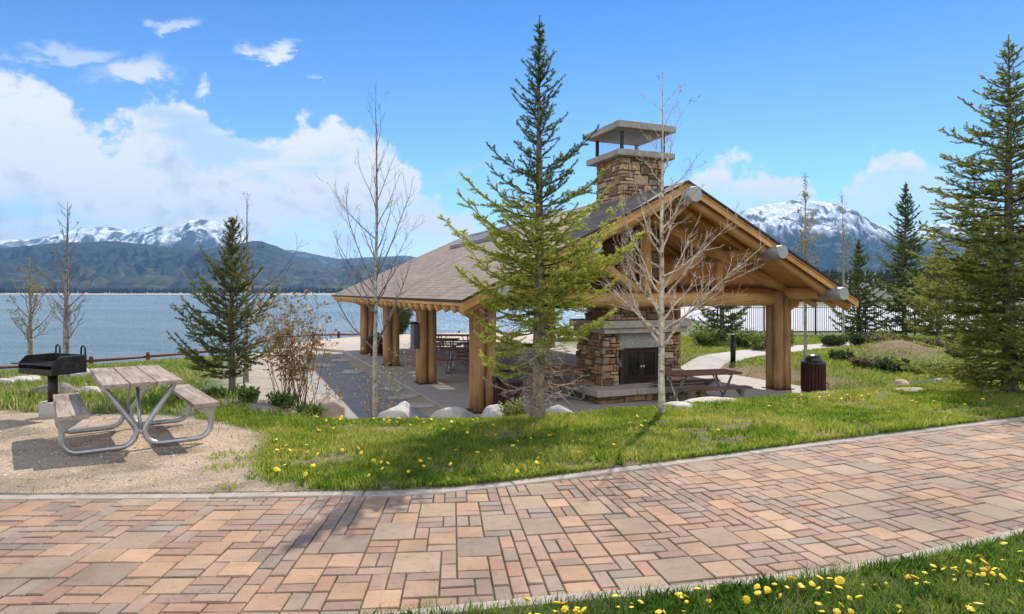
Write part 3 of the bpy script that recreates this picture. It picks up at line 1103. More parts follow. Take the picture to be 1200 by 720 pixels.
def build_pavilion():
    root = empty('picnic_pavilion', PAV_LOC, TH)
    tag(root, 'open log picnic pavilion with brown shingle roof and wide front gable', 'pavilion')
    posts_s = [1.70 + 4.824 * i for i in range(4)]

    # --- roof: shingle skin with two skylight openings on the left slope
    LS = math.hypot(HALF, HR - HE)
    sky_lights = [(7.9, 10.2), (10.8, 13.1)]                   # s ranges
    q0, q1 = .72, .91                                          # share of the way up the slope

    def on(side, s, q, lift=0.0):
        p = side * HALF * (1 - q)
        n = Vector((side * (HR - HE), 0, HALF)).normalized()
        return (p + n.x * lift, s, HE + (HR - HE) * q + n.z * lift)

    def slope_patches(mb, side, lift, mat=0, flip=False):
        end = lambda q: LT + (RIDGE - LT) * q
        cuts_s = [0] + ([v for a in sky_lights for v in a] if side < 0 else [])
        rows = [0, q0, q1, 1] if side < 0 else [0, 1]
        for r in range(len(rows) - 1):
            qa, qb = rows[r], rows[r + 1]
            ss = cuts_s + [None]
            for i in range(len(ss) - 1):
                s0, s1 = ss[i], ss[i + 1]
                if side < 0 and r == 1 and any(s1 is not None and abs(s0 - a) < 1e-6 and abs(s1 - b) < 1e-6 for a, b in sky_lights):
                    continue
                ea, eb = (end(qa), end(qb)) if s1 is None else (s1, s1)
                V = [on(side, s0, qa, lift), on(side, ea, qa, lift), on(side, eb, qb, lift), on(side, s0, qb, lift)]
                uv = [(s0, qa * LS), (ea, qa * LS), (eb, qb * LS), (s0, qb * LS)]
                f = (0, 3, 2, 1) if (side < 0) != flip else (0, 1, 2, 3)
                mb.add(V, [f], mat, [[uv[k] for k in f]])

    mb = MB()
    for side in (-1, 1):
        slope_patches(mb, side, 0)
    hv = [(-HALF, LT, HE), (HALF, LT, HE), (0, RIDGE, HR)]
    mb.add(hv, [(0, 2, 1)], 0, [[(0, 0), (HALF, LS), (2 * HALF, 0)]])
    # thickness of the shingle edge along rake and eaves
    e = .055
    for side in (-1, 1):
        a, b = on(side, 0, 0), on(side, 0, 1)
        mb.add([a, b, (b[0], b[1], b[2] - e), (a[0], a[1], a[2] - e)], [(0, 1, 2, 3)], 1)
        a, b = on(side, 0, 0), on(side, LT, 0)
        mb.add([a, b, (b[0], b[1], b[2] - e), (a[0], a[1], a[2] - e)], [(0, 1, 2, 3)], 1)
    a, b = (-HALF, LT, HE), (HALF, LT, HE)
    mb.add([a, b, (b[0], b[1], b[2] - e), (a[0], a[1], a[2] - e)], [(0, 1, 2, 3)], 1)
    edge = noise_mat('shingle_edge', [(.3, (.035, .028, .024)), (.7, (.07, .055, .045))], 20, .9, .5, .01)
    roof = mb.build('roof', [M['shingle'], edge], root)
    tag(roof, 'brown shingle roof with skylights')

    # ridge cap and hip caps
    mb = MB()
    for side in (-1, 1):
        a0, a1 = (0, .02, HR + .012), (0, RIDGE, HR + .012)
        b0, b1 = on(side, .02, .972, .012), on(side, RIDGE, .972, .012)
        mb.add([a0, a1, b1, b0], [(0, 1, 2, 3) if side > 0 else (3, 2, 1, 0)])
    mb.build('ridge_cap', M['flash_metal'], roof)

    # skylights: curb, glazing, bars
    for (s0, s1) in sky_lights:
        fr = MB()
        ny = 5

        def bar(sa, qa, sb, qb, w=.06, h=.10):
            A, B = Vector(on(-1, sa, qa, .03)), Vector(on(-1, sb, qb, .03))
            d = (B - A).normalized()
            nrm = Vector((-(HR - HE), 0, HALF)).normalized()
            t = d.cross(nrm).normalized() * w / 2
            n_ = nrm * h / 2
            A, B = A - d * .03, B + d * .03
            V = [A - t - n_, A + t - n_, A + t + n_, A - t + n_, B - t - n_, B + t - n_, B + t + n_, B - t + n_]
            fr.add(V, [(0, 3, 2, 1), (4, 5, 6, 7), (0, 1, 5, 4), (1, 2, 6, 5), (2, 3, 7, 6), (3, 0, 4, 7)])
        bar(s0, q0, s1, q0, .08, .16)
        bar(s0, q1, s1, q1, .08, .16)
        bar(s0, q0 + .006, s0, q1 - .006, .08, .155)
        bar(s1, q0 + .006, s1, q1 - .006, .08, .155)
        for k in range(1, ny):
            sk = s0 + (s1 - s0) * k / ny
            bar(sk, q0 + .012, sk, q1 - .012, .05, .07)
        sl = fr.build('skylight', M['cap_metal'], roof)
        gl = MB()
        V = [on(-1, s0, q0, .05), on(-1, s1, q0, .05), on(-1, s1, q1, .05), on(-1, s0, q1, .05)]
        gl.add(V, [(0, 3, 2, 1)])
        V2 = [on(-1, s0, q0, .042), on(-1, s1, q0, .042), on(-1, s1, q1, .042), on(-1, s0, q1, .042)]
        gl.add(V2, [(0, 1, 2, 3)])
        gl.build('pane', M['skyglass'], roof)

    # --- wood decking under the shingles, visible from below
    mb = MB()
    for side in (-1, 1):
        slope_patches(mb, side, -.10, 0, True)
    d = .10 * math.sqrt(1 + SLOPE ** 2)
    mb.add([(-HALF, LT, HE - d), (HALF, LT, HE - d), (0, RIDGE, HR - d)], [(0, 1, 2)], 0, [[(0, 0), (2 * HALF, 0), (HALF, LS)]])
    dm = M['deck_wood']
    mb.build('roof_decking', dm, root)

    # --- fascia boards
    def slope_board(name, s0, s1, side, drop, h, mat, qa=0.0, qb=1.0):
        mb = MB()
        a, b = on(side, 0, qa), on(side, 0, qb)
        V = []
        for s in (s0, s1):
            V += [(a[0], s, a[2] - drop), (b[0], s, b[2] - drop), (b[0], s, b[2] - drop - h), (a[0], s, a[2] - drop - h)]
        L = math.hypot(b[0] - a[0], b[2] - a[2])
        uv = [(0, 0), (0, L), (h, L), (h, 0)]
        mb.add(V, [(0, 1, 2, 3), (7, 6, 5, 4), (0, 4, 5, 1), (3, 2, 6, 7), (0, 3, 7, 4), (1, 5, 6, 2)], 0, [uv] * 6)
        return mb.build(name, mat, root, bevel=.006)

    for side in (-1, 1):
        slope_board('rake_board', .03, .075, side, .058, .19, M['log'])
        mb = MB()
        mb.box((side * (HALF - .035), LT / 2, HE - .058 - .035), (.04, LT - .16, .07))
        mb.build('eave_board', M['log'], root, bevel=.006)
    mb = MB()
    mb.box((0, LT - .03, HE - .058 - .035), (2 * HALF - .2, .04, .07))
    mb.build('eave_board', M['log'], root, bevel=.006)

    def log(name, a, b, r, parent=None, mat=None, n=12, wob=.012, taper=0.0):
        mb = MB()
        A, B = Vector(a), Vector(b)
        k = 6
        pts, rad = [], []
        for i in range(k + 1):
            t = i / k
            p = A.lerp(B, t)
            if 0 < i < k:
                p = p + Vector((random.uniform(-1, 1), random.uniform(-1, 1), random.uniform(-1, 1))) * wob
            pts.append(p)
            rad.append(r * (1 - taper * t) * random.uniform(.97, 1.03))
        mb.tube(pts, rad, n)
        return mb.build(name, mat or M['log'], parent or root)

    # --- post clusters: four logs standing on a steel shoe
    for i, s in enumerate(posts_s):
        for side in (-1, 1):
            pp = side * W2
            pb = MB()
            pb.box((0, 0, .012), (.60, .60, .024))
            post = pb.build('post', M['frame_metal'], root, bevel=.004)
            post.location = (pp, s, 0)
            for (ax, ay) in ((-.135, -.135), (.135, -.135), (-.135, .135), (.135, .135)):
                ztop = roof_z(pp + ax) - .42
                log('log', (ax, ay, .024), (ax, ay, ztop), .138, post, M['post_log'], 14, .006, .04)

    # --- purlins running the length of the roof, ends sheathed in sheet metal
    for side, p, r in ((0, 0, .165), (-1, 2.55, .15), (1, 2.55, .15), (-1, 4.55, .15), (1, 4.55, .15)):
        z = roof_z(p) - .13 - r - (.02 if side else .05)
        pe = RIDGE - .3 if side == 0 else min(LT - .5, RIDGE + (LT - RIDGE) * (p / HALF) - .35)
        x = side * p
        pu = log('purlin', (x, .42, z), (x, pe, z), r, n=14)
        cm = MB()
        cm.tube([(x, -.24, z), (x, -.23, z), (x, .44, z)], [r + .004, r + .012, r + .012], 24)
        cm.build('end_cap', M['cap_metal'], pu)

    # --- rake rafters and the trusses
    for s in (.30,):
        for side in (-1, 1):
            a, b = on(side, s, .015), on(side, s, .985)
            log('rafter', (a[0], s, a[2] - .27), (b[0], s, b[2] - .27), .12)
    for i, s in enumerate(posts_s):
        t = empty('truss', (0, s, 0), 0, root)
        tz = 2.47
        log('tie_beam', (-4.95, 0, tz), (4.95, 0, tz), .185, t, n=14)
        for side in (-1, 1):
            log('rafter', (side * 4.75, 0, tz + .17), (side * .12, 0, roof_z(0) - .66), .165, t, n=14)
            log('strut', (side * .22, 0, tz + .20), (side * 1.95, 0, tz + 1.30), .12, t)
            log('queen_post', (side * 2.3, 0, tz + .17), (side * 2.3, 0, tz + 1.0), .11, t)
        log('king_post', (0, 0, tz + .16), (0, 0, roof_z(0) - .60), .15, t)
    # common rafters between the trusses
    k = 0
    s = 1.0
    while s < RIDGE - .4:
        if min(abs(s - q) for q in posts_s) > .3 and not 1.75 < s < 3.35:
            for side in (-1, 1):
                a, b = on(side, s, .43), on(side, s, .985)
                log('rafter', (a[0], s, a[2] - .20), (b[0], s, b[2] - .20), .075, n=8)
        s += 1.35
    # rafter tails along the eaves
    s = .75
    while s < LT - .5:
        for side in (-1, 1):
            a, b = on(side, s, .008), on(side, s, .13)
            log('rafter_tail', (a[0], s, a[2] - .235), (b[0], s, b[2] - .235), .085, n=10, wob=.003)
        s += .62
    # short brackets where tie beams carry the low purlins
    for s in posts_s:
        for side in (-1, 1):
            log('bracket', (side * 4.33, s, 2.02), (side * 4.93, s, 2.34), .10, n=10, wob=.003)
    return root


pavilion = build_pavilion()


# ------------------------------------------------------------------ the stone fireplace
def stone_faces(mb, rnd, x0, x1, y0, y1, z0, z1, taper=0.0, skip=None, U=.085):
    """random ashlar on four faces of a block; skip(face, u, z) leaves openings"""
    pal = [(.34, .205, .11), (.40, .245, .13), (.25, .15, .085), (.46, .31, .175), (.19, .12, .075), (.50, .36, .225), (.37, .20, .10), (.29, .21, .15), (.42, .27, .15)]
    sizes = [(4, 2, 2), (3, 2, 4), (2, 2, 3), (5, 3, 1.6), (3, 3, 2), (2, 1, 4), (3, 1, 4), (4, 1, 2), (1, 2, 1.5), (1, 1, 1.5)]
    cx, cy = (x0 + x1) / 2, (y0 + y1) / 2
    H = z1 - z0

    def tp(x, y, z):
        k = 1 + taper * (1 - (z - z0) / H)
        return (cx + (x - cx) * k, cy + (y - cy) * k, z)

    faces = [((x0, y0), (1, 0), (0, -1), x1 - x0, 0), ((x1, y0), (0, 1), (1, 0), y1 - y0, 1),
             ((x1, y1), (-1, 0), (0, 1), x1 - x0, 2), ((x0, y1), (0, -1), (-1, 0), y1 - y0, 3)]
    mb.cc = (.10, .08, .06)
    V = [tp(x0, y0, z0), tp(x1, y0, z0), tp(x1, y1, z0), tp(x0, y1, z0), tp(x0, y0, z1), tp(x1, y0, z1), tp(x1, y1, z1), tp(x0, y1, z1)]
    F = [(4, 5, 6, 7), (1, 2, 6, 5), (2, 3, 7, 6), (3, 0, 4, 7)]
    if skip is None:
        F.append((0, 1, 5, 4))
    mb.add(V, F)
    for (o, d, n, L, fi) in faces:
        nw, nh = max(2, round(L / U)), max(2, round(H / U))
        uw, uh = L / nw, H / nh
        for (i, j, w, h) in tile_grid(nw, nh, sizes, rnd):
            u0_, u1_ = i * uw, (i + w) * uw
            za, zb = z0 + j * uh, z0 + (j + h) * uh
            if skip and skip(fi, (u0_ + u1_) / 2, (za + zb) / 2):
                continue
            c = np.array(rnd.choice(pal)) * rnd.uniform(.75, 1.25)
            mb.cc = tuple(c)
            out = rnd.uniform(.012, .06)
            gp = .007
            jit = lambda a: a + rnd.uniform(-.010, .010)
            # stones wrap a touch past the corner so that edges look quoined
            e0 = u0_ + gp if i else u0_ - out * .7
            e1 = u1_ - gp if i + w < nw else u1_ + out * .7
            base_, top_ = [], []
            for (uu, zz) in ((e0, za + gp), (e1, za + gp), (e1, zb - gp), (e0, zb - gp)):
                zz = min(max(jit(zz), z0), z1)
                uu = jit(uu)
                p = tp(o[0] + d[0] * uu, o[1] + d[1] * uu, zz)
                base_.append((p[0] - n[0] * .02, p[1] - n[1] * .02, p[2]))
                ox = out + rnd.uniform(-.012, .012)
                mu = (u0_ + u1_) / 2
                uu2 = uu + (mu - uu) * min(.16, .014 / (abs(mu - uu) + 1e-6))
                zz2 = zz + ((za + zb) / 2 - zz) * min(.2, .012 / (abs((za + zb) / 2 - zz) + 1e-6))
                p2 = tp(o[0] + d[0] * uu2, o[1] + d[1] * uu2, zz2)
                top_.append((p2[0] + n[0] * ox, p2[1] + n[1] * ox, p2[2]))
            mb.add(base_ + top_, [(4, 5, 6, 7), (0, 1, 5, 4), (1, 2, 6, 5), (2, 3, 7, 6), (3, 0, 4, 7)])
    mb.cc = (1, 1, 1)


def build_fireplace():
    rnd = random.Random(12)
    root = empty('stone_fireplace', PAV_LOC, TH)
    tag(root, 'large fieldstone fireplace with glass doors and tall capped chimney through the roof', 'fireplace')
    C = .06
    f0 = 1.95                                                   # front face
    # hearth: slab on a recessed stone base
    mb = MB()
    stone_faces(mb, rnd, C - 1.52, C + 1.52, f0 - .52, f0 + 1.75, 0, .19)
    mb.build('hearth_base', M['stone'], root)
    mb = MB()
    for (a, b) in ((-1.72, -.62), (-.615, .60), (.605, 1.72)):
        mb.box((C + (a + b) / 2, f0 + .60, .27), (b - a, 2.66, .155))
    mb.build('hearth', M['mantel'], root, bevel=.02, seg=2)
    # firebox body with the door opening
    op0, op1, oz0, oz1 = C - .52, C + .55, .40, 1.26

    def skip(fi, u, z):
        x = C - 1.10 + u
        return fi == 0 and (op0 - .10 < x < op1 + .06) and z > .36 and z < 1.62
    mb = MB()
    stone_faces(mb, rnd, C - 1.10, C + 1.10, f0, f0 + 1.28, .345, 1.64, .05, skip)
    # side returns and back of the opening
    mb.cc = (.05, .042, .036)
    mb.box((op0 - .07, f0 + .25, .80), (.10, .5, .93))
    mb.box((op1 + .07, f0 + .25, .80), (.10, .5, .93))
    mb.box(((op0 + op1) / 2, f0 + .5, .9), (op1 - op0 + .3, .04, 1.2))
    mb.cc = (1, 1, 1)
    body = mb.build('firebox', M['stone'], root)
    mb = MB()
    mb.box((C + .02, f0 + .10, 1.44), (1.42, .30, .385))
    mb.build('lintel', M['lintel'], root, bevel=.015, seg=2)
    # doors
    fr = MB()
    fz = .345
    for (x, w) in ((op0 + .03, .06), (op1 - .03, .06)):
        fr.box((x, f0 + .06, (fz + 1.245) / 2), (w, .07, 1.245 - fz))
    fr.box(((op0 + op1) / 2, f0 + .06, 1.215), (op1 - op0 - .122, .068, .06))
    fr.box(((op0 + op1) / 2, f0 + .06, fz + .055), (op1 - op0 - .122, .068, .11))
    fr.build('door_frame', M['frame_metal'], root, bevel=.004)
    mid = (op0 + op1) / 2
    for (a, b, hx) in ((op0 + .062, mid - .004, mid - .04), (mid + .004, op1 - .062, mid + .04)):
        d = MB()
        za, zb = fz + .112, 1.183
        for x in (a + .035, b - .035):
            d.box((x, f0 + .055, (za + zb) / 2), (.07, .045, zb - za))
        d.box(((a + b) / 2, f0 + .055, za + .04), (b - a - .142, .043, .08))
        d.box(((a + b) / 2, f0 + .055, zb - .035), (b - a - .142, .043, .07))
        dr = d.build('glass_door', M['frame_metal'], root, bevel=.004)
        p = MB()
        p.box(((a + b) / 2, f0 + .06, (za + zb) / 2), (b - a - .14, .008, zb - za - .14))
        p.build('pane', M['fireglass'], dr)
        h = MB()
        h.tube([(hx, f0 + .03, .78), (hx, f0 + .0, .78)], .008, 8)
        h.tube([(hx, f0 + .0, .78), (hx, f0 - .018, .78)], .02, 12)
        h.build('handle', M['snowmetal'], dr)
    # mantel: two-step slab
    mb = MB()
    mb.box((C, f0 + .58, 1.705), (2.46, 1.62, .13))
    mb.box((C, f0 + .58, 1.86), (2.62, 1.78, .175))
    mb.build('mantel', M['mantel'], root, bevel=.018, seg=2)
    # upper breast and stack
    mb = MB()
    stone_faces(mb, rnd, C - .92, C + .92, f0 + .07, f0 + 1.20, 1.95, 3.0)
    mb.build('chimney_breast', M['stone'], root)
    mb = MB()
    stone_faces(mb, rnd, C + .05 - .61, C + .05 + .61, f0 + .05, f0 + 1.25, 3.0, 6.06)
    mb.build('chimney_stack', M['stone'], root)
    cx, cy = C + .05, f0 + .65
    mb = MB()
    mb.box((cx, cy, 6.135), (1.68, 1.66, .155))
    ch = mb.build('chimney_slab', M['cap_slab'], root, bevel=.015, seg=2)
    # spark screen between slab and roof slab
    for a in (-1, 1):
        for b in (-1, 1):
            mb = MB()
            mb.box((cx + a * .62, cy + b * .61, 6.475), (.07, .07, .525))
            mb.build('corner_post', M['black_metal'], root)
    sc_ = MB()
    for k in range(1, 24):
        t = -.58 + 1.16 * k / 24
        for b in (-1, 1):
            sc_.box((cx + t, cy + b * .60, 6.475), (.003, .003, .52))
            sc_.box((cx + b * .60, cy + t, 6.475), (.003, .003, .52))
    for k in range(1, 11):
        z = 6.22 + .52 * k / 11
        for b in (-1, 1):
            sc_.box((cx, cy + b * .607, z), (1.16, .002, .002))
            sc_.box((cx + b * .607, cy, z), (.002, 1.16, .002))
    sc_.build('spark_screen', M['galv'], root)
    mb = MB()
    # roof slab with a shallow raised underside rim
    mb.box((cx, cy, 6.825), (1.72, 1.70, .17))
    mb.box((cx, cy, 6.722), (1.36, 1.34, .035))
    mb.build('chimney_cap', M['cap_slab'], root, bevel=.015, seg=2)
    # flashing where the stack leaves the roof
    mb = MB()
    for a in (-1, 1):
        x = cx + a * .67
        z = roof_z(x) + .03
        mb.box((x, cy, z), (.10, 1.42, .10), rot=Matrix.Rotation(a * math.atan(SLOPE), 3, 'Y'))
    mb.build('flashing', M['flash_metal'], root)


build_fireplace()


# ------------------------------------------------------------------ picnic tables
def make_table(label, group, wood, boards=3, size=(1.83, .76)):
    root = empty('picnic_table', (0, 0, 0))
    tag(root, label, 'picnic table', group)
    L, W = size
    bw = (W - .012 * (boards - 1)) / boards
    for k in range(boards):
        x = -W / 2 + bw / 2 + k * (bw + .012)
        mb = MB()
        mb.box((x, 0, .735), (bw, L + random.uniform(-.008, .008), .045))
        mb.build('top_board', wood, root, bevel=.005, seg=2)
    for sx in (-1, 1):
        mb = MB()
        mb.box((sx * .63, 0, .445), (.27, L, .045))
        mb.build('bench', wood, root, bevel=.005, seg=2)
    ye = L / 2 - .27
    for sy in (-1, 1):
        y = sy * ye
        for sx in (-1, 1):
            pts = []

            def arc(cx, cz, r, a0, a1, n=7):
                for i in range(n + 1):
                    a = R(a0 + (a1 - a0) * i / n)
                    pts.append((sx * (cx + r * math.cos(a)), y, cz + r * math.sin(a)))
            r = .15
            pts.append((sx * .725, y, .425))
            pts.append((sx * .725, y, .30))
            arc(.725 - r, .03 + r, r, 0, -90)
            arc(.06 + r - .02, .03 + r, r, -90, -205)
            pts.append((sx * .33, y, .665))
            pts.append((sx * .345, y, .705))
            mb = MB()
            mb.tube(pts, .030, 12)
            mb.build('frame_tube', M['galv'], root)
            br = MB()
            w = .05
            br.add([(sx * .49, y - w, .4215), (sx * .77, y - w, .4215), (sx * .745, y - w * .8, .26), (sx * .705, y - w * .8, .26),
                    (sx * .49, y + w, .4215), (sx * .77, y + w, .4215), (sx * .745, y + w * .8, .26), (sx * .705, y + w * .8, .26)],
                   [(0, 1, 2, 3), (7, 6, 5, 4), (0, 4, 5, 1), (1, 5, 6, 2), (2, 6, 7, 3), (3, 7, 4, 0)])
            br.build('seat_bracket', M['galv'], root, bevel=.004)
        mb = MB()
        mb.box((0, y, .70), (W - .06, .07, .024))
        mb.build('cross_bar', M['galv'], root)
        mb = MB()
        mb.tube([(0, y, .17), (0, y - sy * .30, .695)], .019, 10)
        mb.tube([(-.06, y, .185), (.06, y, .185)], .016, 10)
        mb.build('brace', M['galv'], root)
    return root


t_hero = make_table('weathered grey plank picnic table with bent steel legs on the gravel', None, M['table_grey'])
hx, hy = -4.52, 7.74
t_hero.location = (hx, hy, g(hx, hy) + .005)
t_hero.rotation_euler = (0, 0, R(36.5))

tb = make_table('brown picnic table in front of the fireplace by the aspen trunk', 'brown tables under the pavilion roof', M['table_brown'], 4)
place = [  # p, s, rotation relative to the pavilion, label
    (.80, .62, 84, 'brown picnic table in front of the fireplace behind the aspen trunk'),
    (-2.35, 2.55, 96, 'brown picnic table behind the tall spruce trunk beside the hearth'),
    (-2.3, 8.6, 62, 'brown picnic table nearest the log post with the wall box'),
    (-1.0, 10.8, 62, 'brown picnic table second in line from the boxed log post'),
    (-2.0, 13.6, 62, 'brown picnic table third in line from the boxed log post'),
    (-.6, 15.6, 62, 'brown picnic table nearest the lake under the far roof'),
]
for i, (p, s, a, lab) in enumerate(place):
    o = tb if i == 0 else copy_tree(tb)
    o.location = pav(p, s)
    o.rotation_euler = (0, 0, TH + R(a))
    o['label'] = lab


# ------------------------------------------------------------------ litter bins
def make_bin(label, lid):
    root = empty('litter_bin')
    tag(root, label, 'litter bin', 'slatted litter bins by the pavilion posts')
    n = 22
    for k in range(n):
        a = 2 * math.pi * k / n
        mb = MB()
        mb.box((.335 * math.cos(a), .335 * math.sin(a), .43), (.022, .078, .78), rot=Matrix.Rotation(a, 3, 'Z'))
        mb.build('slat', M['bin_slat'], root, bevel=.004)
    mb = MB()
    mb.tube([(0, 0, .03), (0, 0, .80)], .30, 28)
    mb.build('liner', M['plastic'], root)
    mb = MB()
    for z in (.12, .72):
        mb.tube([(0, 0, z - .02), (0, 0, z + .02)], .322, 28)
    mb.build('hoop', M['black_metal'], root)
    mb = MB()
    if lid == 'dome':
        prof = [(.345, .825), (.35, .85), (.335, .90)] + [(.25 * math.cos(R(a)), .90 + .23 * math.sin(R(a))) for a in range(5, 90, 12)] + [(.01, 1.13)]
        mb.tube([(0, 0, z) for r, z in prof], [r for r, z in prof], 26)
        mb.build('dome_lid', M['plastic'], root)
    else:
        prof = [(.36, .815), (.37, .835), (.33, .86), (.27, .92), (.25, 1.0), (.16, 1.06), (.03, 1.08)]
        b = len(mb.v)
        mb.tube([(random.uniform(-.03, .03), random.uniform(-.03, .03), z) for r, z in prof], [r for r, z in prof], 18)
        mb.v = [(x + random.uniform(-.03, .03), y + random.uniform(-.03, .03), z + random.uniform(-.02, .02)) for x, y, z in mb.v]
        mb.build('bag', M['bag'], root)
    return root


bn = make_bin('dark slatted litter bin with black dome lid beside the right log post', 'dome')
bn.location = pav(4.86, 1.0)
bn.scale = (.9, .9, .88)
b2 = make_bin('dark slatted litter bin with black bag spilling over beside the left log post', 'bag')
b2.location = pav(-3.95, 1.12)
b2.scale = (.92, .92, .88)
b3 = copy_tree(bn)
b3.location = pav(-4.15, 15.3)
b3['label'] = 'dark slatted litter bin at the foot of the farthest log post'


# ------------------------------------------------------------------ wall box on the second post
def build_box():
    root = empty('utility_box', pav(-4.72, 6.35, 1.02), TH + R(20))
    tag(root, 'grey metal box with pitched lid fixed to a log post', 'box')
    mb = MB()
    mb.box((0, 0, .36), (.15, .20, .72))
    mb.build('case', M['box_grey'], root, bevel=.008)
    mb = MB()
    mb.box((-.083, 0, .36), (.014, .16, .62))
    mb.build('door_panel', M['box_grey'], root, bevel=.004)
    mb = MB()
    mb.add([(-.11, -.13, .722), (.09, -.13, .722), (.09, .13, .722), (-.11, .13, .722), (-.02, -.13, .79), (-.02, .13, .79)],
           [(0, 3, 2, 1), (0, 1, 4), (3, 5, 2), (0, 4, 5, 3), (1, 2, 5, 4)])
    mb.build('lid', M['black_metal'], root, bevel=.006)


build_box()


# ------------------------------------------------------------------ park grill
def build_grill():
    x, y = -6.55, 9.25
    root = empty('park_grill', (x, y, g(x, y)), R(-24))
    tag(root, 'black iron park grill on a post set in a concrete footing', 'grill')
    mb = MB()
    prof = [(.165, -.1), (.165, .20), (.155, .225)]
    mb.tube([(0, 0, z) for r, z in prof], [r for r, z in prof], 24)
    mb.build('footing', M['concrete'], root)
    mb = MB()
    mb.tube([(0, 0, .2), (0, 0, .60)], .062, 16)
    mb.box((0, 0, .607), (.20, .20, .012))
    mb.build('post', M['black_metal'], root)
    # firebox: floor, back and two sides, open at the front
    mb = MB()
    w, d, z0, z1, t = .76, .48, .635, .885, .012
    mb.box((0, 0, z0 + t / 2), (w, d, t))
    mb.box((0, d / 2 - t / 2, (z0 + z1) / 2 + t / 2), (w, t, z1 - z0 - t))
    for a in (-1, 1):
        V = [(a * w / 2, -d / 2, z0 + t), (a * w / 2, d / 2 - t, z0 + t), (a * w / 2, d / 2 - t, z1), (a * w / 2, -d / 2 + .10, z1), (a * w / 2, -d / 2, z1 - .10)]
        V += [(p[0] - a * t, p[1], p[2]) for p in V]
        F = [(0, 1, 2, 3, 4), (9, 8, 7, 6, 5)] + [(i, i + 5, (i + 1) % 5 + 5, (i + 1) % 5) for i in range(5)]
        mb.add(V, F)
    mb.box((0, -d / 2 + t / 2, z0 + .045), (w - 2 * t, t, .065))
    mb.build('firebox', M['rust_metal'], root, bevel=.003)
    # grate with long front bar and two looped grips
    mb = MB()
    zg = .775
    for k in range(17):
        yy = -d / 2 + .02 + k * (d - .05) / 16
        mb.tube([(-w / 2 + .02, yy, zg), (w / 2 - .02, yy, zg)], .006, 6)
    mb.tube([(-w / 2 - .12, -d / 2 - .02, zg), (w / 2 + .12, -d / 2 - .02, zg)], .010, 8)
    for a in (-.3, .3):
        mb.tube([(a, -d / 2 - .02, zg - .008), (a, d / 2 - .03, zg - .008)], .008, 6)
    mb.build('grate', M['rust_metal'], root)
    for a in (-.29, .29):
        mb = MB()
        pts = [(a - .045, d / 2 + .004, .84)]
        for k in range(9):
            q = R(180 - 22.5 * k)
            pts.append((a + .045 * math.cos(q), d / 2 + .004, .96 + .045 * math.sin(q)))
        pts.append((a + .045, d / 2 + .004, .84))
        mb.tube(pts, .012, 8)
        mb.build('lift_handle', M['black_metal'], root)


build_grill()


# ------------------------------------------------------------------ fences and bollards
def build_rail_fence():
    P = [Vector(p) for p in FENCE if -40 < p[0] < 9]
    pts = [Vector((-30, 21))] + [p for p in P if p.x > -29.9]
    root = empty('rail_fence', (-10, 40, -1.6))
    tag(root, 'low red-brown single rail wooden fence along the lake shore', 'fence')
    off = Vector((-10, 40, -1.6))
    stations = []
    carry = 0
    for a, b in zip(pts[:-1], pts[1:]):
        L = (b - a).length
        t = carry
        while t < L:
            stations.append(a.lerp(b, t / L))
            t += 2.35
        carry = t - L
    H = [Vector((q.x, q.y, g(q.x, q.y))) for q in stations]
    for q in H:
        mb = MB()
        p = q - off
        prof = [(.085, -.15), (.085, .50), (.075, .54), (.02, .56)]
        mb.tube([(p.x, p.y, p.z + z) for r, z in prof], [r for r, z in prof], 10)
        mb.build('post', M['rail_wood'], root)
    for a, b in zip(H[:-1], H[1:]):
        mb = MB()
        A, B = a - off, b - off
        mb.tube([A + Vector((0, 0, .36)), A.lerp(B, .5) + Vector((0, 0, .355)), B + Vector((0, 0, .36))], .058, 8)
        mb.build('rail', M['rail_wood'], root)


build_rail_fence()


def build_picket_fence():
    root = empty('picket_fence', (16, 37.5, -.9))
    tag(root, 'tall black metal picket fence along the pale car park', 'fence')
    pts = [(11.6, 36.6), (14.5, 37.3), (17.6, 37.6), (20.6, 37.8), (23.6, 38), (26.6, 38.1), (29.6, 38.2), (32.6, 38.2), (35.6, 38.2)]
    off = Vector((16, 37.5, -.9))
    for x, y in pts:
        z = g(x, y)
        mb = MB()
        mb.box(Vector((x, y, z + .92)) - off, (.075, .075, 1.95))
        mb.build('post', M['black_metal'], root)
    for (x0, y0), (x1, y1) in zip(pts[:-1], pts[1:]):
        mb = MB()
        A, B = Vector((x0, y0, g(x0, y0))) - off, Vector((x1, y1, g(x1, y1))) - off
        rot = Matrix.Rotation(math.atan2(y1 - y0, x1 - x0), 3, 'Z')
        L = (B - A).length
        for z in (.22, 1.62):
            mb.box((A + B) / 2 + Vector((0, 0, z)), (L - .09, .035, .04), rot=rot)
        n = int(L / .13)
        for k in range(1, n):
            c = A.lerp(B, k / n)
            mb.box(c + Vector((0, 0, .95)), (.022, .020, 1.65), rot=rot)
        mb.build('picket_panel', M['black_metal'], root)


build_picket_fence()


def make_bollard():
    root = empty('bollard_light')
    tag(root, 'black bollard light', 'bollard', 'black bollards along the concrete path')
    mb = MB()
    mb.tube([(0, 0, 0), (0, 0, .015)], .14, 20)
    mb.build('base_plate', M['black_metal'], root)
    mb = MB()
    mb.tube([(0, 0, .015), (0, 0, .80)], .095, 20)
    mb.build('column', M['black_metal'], root)
    mb = MB()
    for k in range(4):
        z = .805 + k * .035
        mb.tube([(0, 0, z), (0, 0, z + .012)], .095, 20)
        mb.tube([(0, 0, z + .012), (0, 0, z + .036)], .062, 16)
    mb.tube([(0, 0, .945), (0, 0, .99), (0, 0, 1.0)], [.095, .095, .08], 20)
    mb.build('louvre_head', M['plastic'], root)
    return root


